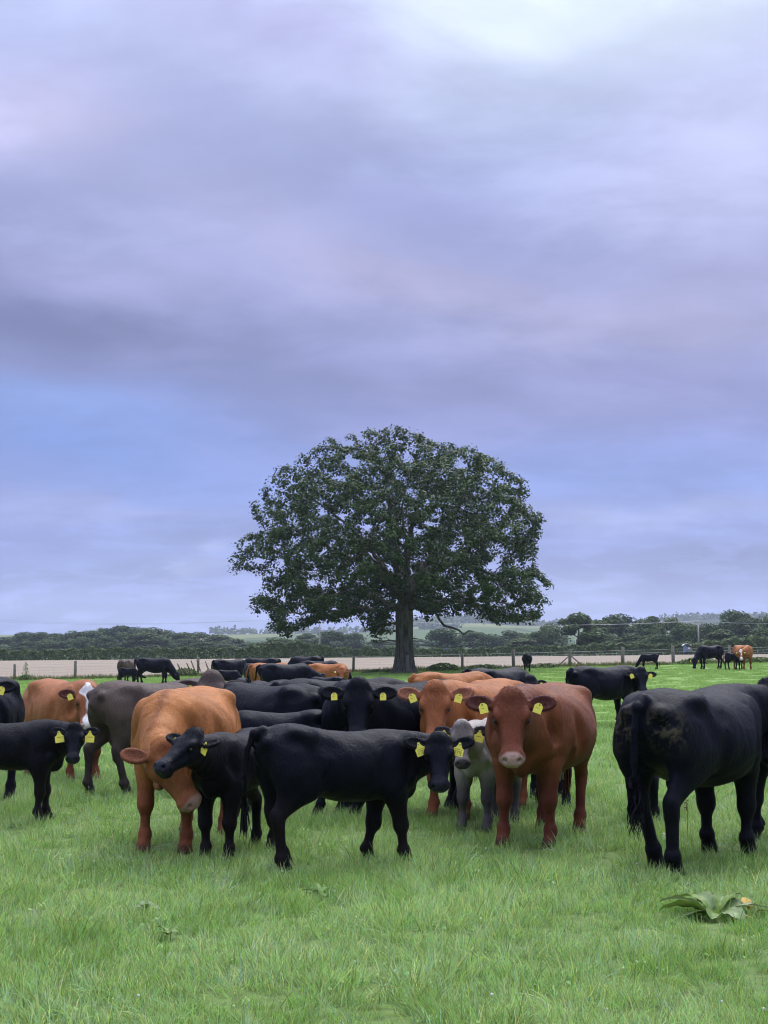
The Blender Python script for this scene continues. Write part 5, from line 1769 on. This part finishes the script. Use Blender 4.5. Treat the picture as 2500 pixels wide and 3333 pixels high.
# ------------------------------------------------------------------ grass: real blades in tufts, scattered by geometry nodes
def grass_material():
    m, t, b, o = material('grass_blades')
    vc = t.n('ShaderNodeVertexColor', layer_name='Col').outputs[0]
    pos = t.n('ShaderNodeNewGeometry').outputs['Position']
    flat = t.n('ShaderNodeMapping', {0: pos, 3: (1, 1, 0)}).outputs[0]
    a = t.noise(flat, .8, 4, .6)
    c = t.noise(flat, 3.1, 4, .6)
    base = t.mix(t.smooth(a, .32, .66), (.205, .345, .072), (.320, .465, .145))
    base = t.mix(t.math('MULTIPLY', t.smooth(c, .50, .72), .6), base, (.37, .47, .25))
    base = t.mix(t.math('MULTIPLY', t.smooth(c, .46, .28), .5), base, (.165, .310, .040))
    yy = t.smooth(t.n('ShaderNodeSeparateXYZ', {0: pos}).outputs[1], 14.0, 45.0)
    base = t.mix(t.math('MULTIPLY', yy, .75), base, (.225, .370, .072))
    col = t.mix(1.0, base, vc, 'MULTIPLY')
    t.link(col, b.inputs['Base Color'])
    b.inputs['Roughness'].default_value = .5
    b.inputs['Specular IOR Level'].default_value = .35
    trn = t.n('ShaderNodeBsdfTranslucent', {0: col})
    t.link(t.n('ShaderNodeMixShader', {0: .35, 1: b.outputs[0], 2: trn.outputs[0]}).outputs[0], o.inputs[0])
    return m


M_GRASS = grass_material()


def tuft(name, n, rad, h0, h1, wid, seed, lean=.5, segs=3, dead=.05, broad=0):
    r_ = np.random.default_rng(seed)
    a = r_.uniform(0, 6.283, n); q = rad * np.sqrt(r_.uniform(0, 1, n))
    P0 = np.stack([q * np.cos(a), q * np.sin(a), np.full(n, -.01)], 1)
    comb = r_.normal(size=2) * .35
    d = r_.normal(size=(n, 3)) * lean + np.array((comb[0], comb[1], 1.15)); d[:, 2] = np.abs(d[:, 2]) + .15
    ln = r_.uniform(h0, h1, n) * r_.choice([.6, 1, 1, 1.25], n)
    br = r_.uniform(.45, 1.60, n)
    c = np.stack([br, br, br], 1)
    c *= np.stack([1 + r_.normal(size=n) * .12, np.ones(n), 1 + r_.normal(size=n) * .25], 1)
    dd = r_.uniform(size=n) < dead
    c[dd] = np.array((2.6, 1.75, 2.3)) * r_.uniform(.5, 1.0, (dd.sum(), 1))
    bl = r_.uniform(size=n) < .12
    c[bl] = np.array((1.25, 1.2, 2.4)) * r_.uniform(.7, 1.15, (bl.sum(), 1))
    V, F, cc = strands_mesh(P0, d, ln, wid * r_.uniform(.6, 1.3, n), c, segs, r_.uniform(.5, 1.0), seed)
    # darker colour of the sheathed blade foot
    if broad:
        nb = broad
        Pb = np.stack([r_.normal(size=nb) * rad * .6, r_.normal(size=nb) * rad * .6, r_.uniform(.015, .05, nb)], 1)
        Vb, Fb, cb = leaf_cloud(Pb, np.tile((0, 0, 1.), (nb, 1)), .028, r_, .45, .8, (.7, 1.2))
        Fb = np.concatenate([Fb[:, [0, 1, 2]], Fb[:, [0, 2, 3]]]) + len(V)
        V = np.concatenate([V, Vb]); F = np.concatenate([F, Fb]); cc = np.concatenate([cc, cb * np.array((.95, 1.05, 1.1))])
    me_o = mesh_obj(name, V, F, M_GRASS, None, False, cc)
    COL.objects.unlink(me_o)
    return me_o


def scatter(name, pts, rot, scl, idx, sources, z_tilt=None):
    """one object of points; geometry nodes put a tuft on each"""
    me = bpy.data.meshes.new(name)
    me.vertices.add(len(pts)); me.vertices.foreach_set('co', np.asarray(pts, np.float32).ravel())
    for nm, arr, ty in (('rot', rot, 'FLOAT'), ('scl', scl, 'FLOAT'), ('idx', idx, 'INT')):
        a = me.attributes.new(nm, ty, 'POINT'); a.data.foreach_set('value', np.asarray(arr, np.int32 if ty == 'INT' else np.float32))
    me.update()
    o = bpy.data.objects.new(name, me); COL.objects.link(o)
    ng = bpy.data.node_groups.new(name, 'GeometryNodeTree')
    ng.interface.new_socket('Geometry', in_out='INPUT', socket_type='NodeSocketGeometry')
    ng.interface.new_socket('Geometry', in_out='OUTPUT', socket_type='NodeSocketGeometry')
    N = ng.nodes; L = ng.links
    gi = N.new('NodeGroupInput'); go = N.new('NodeGroupOutput')
    g2i = N.new('GeometryNodeGeometryToInstance')
    for s_ in reversed(sources):
        oi = N.new('GeometryNodeObjectInfo'); oi.inputs['Object'].default_value = s_
        L.new(oi.outputs['Geometry'], g2i.inputs[0])
    iop = N.new('GeometryNodeInstanceOnPoints')
    L.new(gi.outputs[0], iop.inputs['Points']); L.new(g2i.outputs[0], iop.inputs['Instance'])
    iop.inputs['Pick Instance'].default_value = True

    def attr(nm, ty):
        a = N.new('GeometryNodeInputNamedAttribute'); a.data_type = ty; a.inputs['Name'].default_value = nm
        return [x for x in a.outputs if x.enabled and x.name == 'Attribute'][0]
    L.new(attr('idx', 'INT'), iop.inputs['Instance Index'])
    cx3 = N.new('ShaderNodeCombineXYZ'); L.new(attr('rot', 'FLOAT'), cx3.inputs[2]); L.new(cx3.outputs[0], iop.inputs['Rotation'])
    cs3 = N.new('ShaderNodeCombineXYZ')
    sa = attr('scl', 'FLOAT')
    for i in range(3):
        L.new(sa, cs3.inputs[i])
    L.new(cs3.outputs[0], iop.inputs['Scale'])
    L.new(iop.outputs[0], go.inputs[0])
    md = o.modifiers.new('scatter', 'NODES'); md.node_group = ng
    return o


def pasture_points(y0, y1, dens, margin, seed):
    r_ = np.random.default_rng(seed)
    hw = lambda y: .27 * y + margin
    n = int(dens * (y1 - y0) * (hw(y0) + hw(y1)))
    y = r_.uniform(y0, y1, n); x = r_.uniform(-1, 1, n) * hw(y1)
    m = np.abs(x) < hw(y)
    x, y = x[m], y[m]
    return np.stack([x, y, ground_z(x, y)], 1), r_


def lay_grass():
    near_t = [tuft('grass_tuft', 75, .125, .07, .17, .0062, 100 + i, .42 + .1 * (i % 3), 3, .04 + .05 * (i == 2), broad=(6 if i in (1, 4) else 0)) for i in range(7)]
    zones = [(4.0, 12.0, 80, 3.2, 1), (12.0, 20.0, 46, 4.0, 2)]
    P0, Rr, S, I = [], [], [], []
    for y0, y1, dn, mg, sd_ in zones:
        p, r_ = pasture_points(y0, y1, dn, mg, sd_)
        f = np.sin(p[:, 0] * 1.9 + 2 * np.sin(p[:, 1] * 1.1)) * np.sin(p[:, 1] * 1.7 + 1.3 * np.sin(p[:, 0] * 1.3)) + .5 * np.sin(p[:, 0] * 5.3 + 1.7 * np.sin(p[:, 1] * 4.1)) * np.sin(p[:, 1] * 4.7 + p[:, 0])
        P0.append(p); Rr.append(r_.uniform(0, 6.283, len(p))); S.append(np.clip(.76 + .17 * f + r_.normal(size=len(p)) * .14, .54, 1.35)); I.append(r_.integers(0, 7, len(p)))
    tag(scatter('near_grass', np.concatenate(P0), np.concatenate(Rr), np.concatenate(S), np.concatenate(I), near_t), kind='stuff')
    far_t = [tuft('grass_patch', 170, .42, .05, .12, .012, 200 + i, .45, 2, .02) for i in range(5)]
    P0, Rr, S, I = [], [], [], []
    for y0, y1, dn, mg, sd_ in [(19.5, 34.0, 10.0, 6, 3), (34.0, 60.0, 5.0, 9, 4), (60.0, 98.5, 2.0, 12, 5)]:
        p, r_ = pasture_points(y0, y1, dn, mg, sd_)
        P0.append(p); Rr.append(r_.uniform(0, 6.283, len(p))); S.append(np.clip(.80 + r_.normal(size=len(p)) * .15, .5, 1.2) * (1 if y0 < 60 else 1.2)); I.append(r_.integers(0, 5, len(p)))
    tag(scatter('far_grass', np.concatenate(P0), np.concatenate(Rr), np.concatenate(S), np.concatenate(I), far_t), kind='stuff')


lay_grass()


# ------------------------------------------------------------------ broad-leaved dock in the foreground
def dock_material():
    m, t, b, o = material('dock_leaf')
    vc = t.n('ShaderNodeVertexColor', layer_name='Col').outputs[0]
    tc = t.n('ShaderNodeTexCoord').outputs['Object']
    n = t.noise(tc, 22, 4, .6)
    sp_ = t.noise(tc, 60, 3, .6)
    c = t.mix(t.math('MULTIPLY', t.smooth(n, .5, .75), .35), vc, (.30, .26, .06))
    c = t.mix(t.math('MULTIPLY', t.smooth(sp_, .64, .72), .6), c, (.10, .05, .02))
    t.link(c, b.inputs['Base Color'])
    b.inputs['Roughness'].default_value = .5
    b.inputs['Specular IOR Level'].default_value = .3
    t.link(t.n('ShaderNodeBump', {'Strength': .5, 'Distance': .01, 'Height': n}).outputs[0], b.inputs['Normal'])
    trn = t.n('ShaderNodeBsdfTranslucent', {0: c})
    t.link(t.n('ShaderNodeMixShader', {0: .2, 1: b.outputs[0], 2: trn.outputs[0]}).outputs[0], o.inputs[0])
    return m


M_DOCK = dock_material()


def broad_leaf(root, base, az_, elv, ln, wd, bend, col, seed):
    r_ = np.random.default_rng(seed)
    n, k = 12, 7
    V = []; C_ = []
    p = np.array(base, float)
    a = R(az_); e = R(elv)
    side = np.array((-math.sin(a), math.cos(a), 0))
    tw = r_.uniform(-.5, .5)
    for i in range(n + 1):
        t = i / n
        d = np.array((math.cos(a) * math.cos(e), math.sin(a) * math.cos(e), math.sin(e)))
        nrm = np.cross(d, side)
        wv = wd * .5 * max(math.sin(math.pi * min(max((t - .14) / .86, 0), 1)), .0) ** .6 + .004
        for j in range(k):
            u = j / (k - 1) * 2 - 1
            s2 = side * math.cos(tw) + nrm * math.sin(tw)
            V.append(p + s2 * wv * u + nrm * (-.22 * wv * (abs(u)) + .10 * wv * math.sin(t * 22 + u * 3) * abs(u)) * -1)
            C_.append(np.array(col) * (1.25 if j == k // 2 else 1) * (1 + .08 * math.sin(t * 40 + abs(u) * 9)))
        p = p + d * ln / n
        e -= R(bend) / n
    F = [(i * k + j, i * k + j + 1, (i + 1) * k + j + 1, (i + 1) * k + j) for i in range(n) for j in range(k - 1)]
    return mesh_obj('leaf', V, F, M_DOCK, root, True, np.array(C_))


bx, by = place(2330, 2990)
dk = empty('dock_plant', (bx, by, float(ground_z(bx, by))), 'broad leaved dock plant with yellowing leaves in the grass at the lower right', 'plant')
gy = (.140, .205, .080); gg = (.105, .180, .030); ylw = (.28, .24, .04)
for i, (a, e, l_, w_, bnd, c) in enumerate([(165, 46, .30, .13, 75, gy), (186, 34, .30, .12, 60, gg), (210, 24, .22, .10, 50, gy), (140, 62, .24, .10, 95, gg), (110, 60, .22, .10, 90, gy), (85, 50, .16, .10, 70, (.24, .25, .04)),
                                            (60, 62, .20, .10, 90, gg), (25, 44, .22, .11, 80, gy), (5, 32, .28, .095, 56, (.17, .23, .13)), (-30, 22, .18, .07, 50, ylw), (-60, 38, .20, .10, 80, gy),
                                            (-150, 30, .18, .07, 70, gg), (72, 56, .20, .06, 70, gy), (-110, 40, .15, .08, 80, gg), (40, 58, .22, .08, 70, gg)]):
    broad_leaf(dk, (.03 * math.cos(R(a)), .03 * math.sin(R(a)), .02), a, e, l_ * 1.15, w_, bnd, c, 40 + i)
sx_, sy_ = place(2445, 2985)
sm_ = empty('dock_seedling', (sx_, sy_, float(ground_z(sx_, sy_))), 'single yellow curled dock leaf right of the large dock plant', 'plant')
broad_leaf(sm_, (0, 0, .03), 120, 60, .11, .06, 30, (.55, .36, .08), 70)
broad_leaf(sm_, (.02, 0, .02), -20, 40, .09, .03, 60, (.30, .10, .05), 71)
ax_, ay_ = place(1040, 2925)
sp = empty('dock_plant', (ax_, ay_, float(ground_z(ax_, ay_))), 'small dark green weed tuft in the grass below the middle calf', 'plant')
for i in range(8):
    broad_leaf(sp, (0, 0, .02), i * 47 + 10, 30 + 12 * (i % 3), .13, .045, 50, (.085, .17, .04), 80 + i)
for i, (px, py, c, lab) in enumerate([(475, 2975, gy, 'pale broad leaved weed in the foreground grass left of centre'), 
                                      (2180, 2742, (.17, .22, .13), 'pale weed rosette in the grass beneath the huge black cow'), (545, 3060, gg, 'light green weed in the lower left grass')]):
    qx, qy = place(px, py)
    o = empty('weed_rosette', (qx, qy, float(ground_z(qx, qy))), lab, 'plant')
    for j in range(6):
        broad_leaf(o, (0, 0, .03), j * 61 + 20 * i, 40 + 14 * (j % 3), .085, .042, 80, c, 100 + 10 * i + j)
# the tall flowering stem beneath the cow at the right, and clover heads
V_, F_ = tube([(0, 0, 0), (.01, 0, .15), (.0, 0, .34)], [.004, .003, .002], 4)
qx, qy = place(2236, 2730)
st_ = empty('seed_stem', (qx, qy, float(ground_z(qx, qy))), 'single tall grass seed stem standing beneath the huge black cow', 'plant')
mesh_obj('stem', V_, F_, M_DRY, st_)
n = 40
t_ = np.random.default_rng(3).uniform(.7, 1, n)
P0_ = np.stack([np.random.default_rng(4).normal(size=n) * .008, np.random.default_rng(5).normal(size=n) * .008, t_ * .34], 1)
V_, F_, c_ = leaf_cloud(P0_, np.tile((0, -1, .2), (n, 1)), .014, np.random.default_rng(6), .8)
mesh_obj('seed_head', V_, F_, M_DRY, st_, False, c_)
M_CLOVER = plain_material('clover_white', (.62, .62, .56), .8, .2, .3, 60)
r_ = np.random.default_rng(15)
parts = []
for i in range(90):
    y = r_.uniform(6.8, 26); x = r_.uniform(-1, 1) * .27 * y
    parts.append(ball((x, y, float(ground_z(x, y)) + r_.uniform(.05, .10)), r_.uniform(.004, .009), 6, 4))
V_, F_ = join(parts)
tag(mesh_obj('clover_flowers', V_, F_, M_CLOVER), kind='stuff')
# ------------------------------------------------------------------ thin evening haze over the land
hv, hf = box((0, 2100, 58), (6400, 4500, 136))
hz = mesh_obj('haze', hv, hf)
hm = bpy.data.materials.new('haze'); hm.use_nodes = True
ht = NT(hm.node_tree)
pv = ht.n('ShaderNodeVolumePrincipled', {'Color': (.72, .80, 1.0, 1), 'Density': 0.00015, 'Anisotropy': 0.2})
ho = ht.n('ShaderNodeOutputMaterial'); ht.link(pv.outputs[0], ho.inputs['Volume'])
hz.data.materials.append(hm)
tag(hz, kind='stuff')
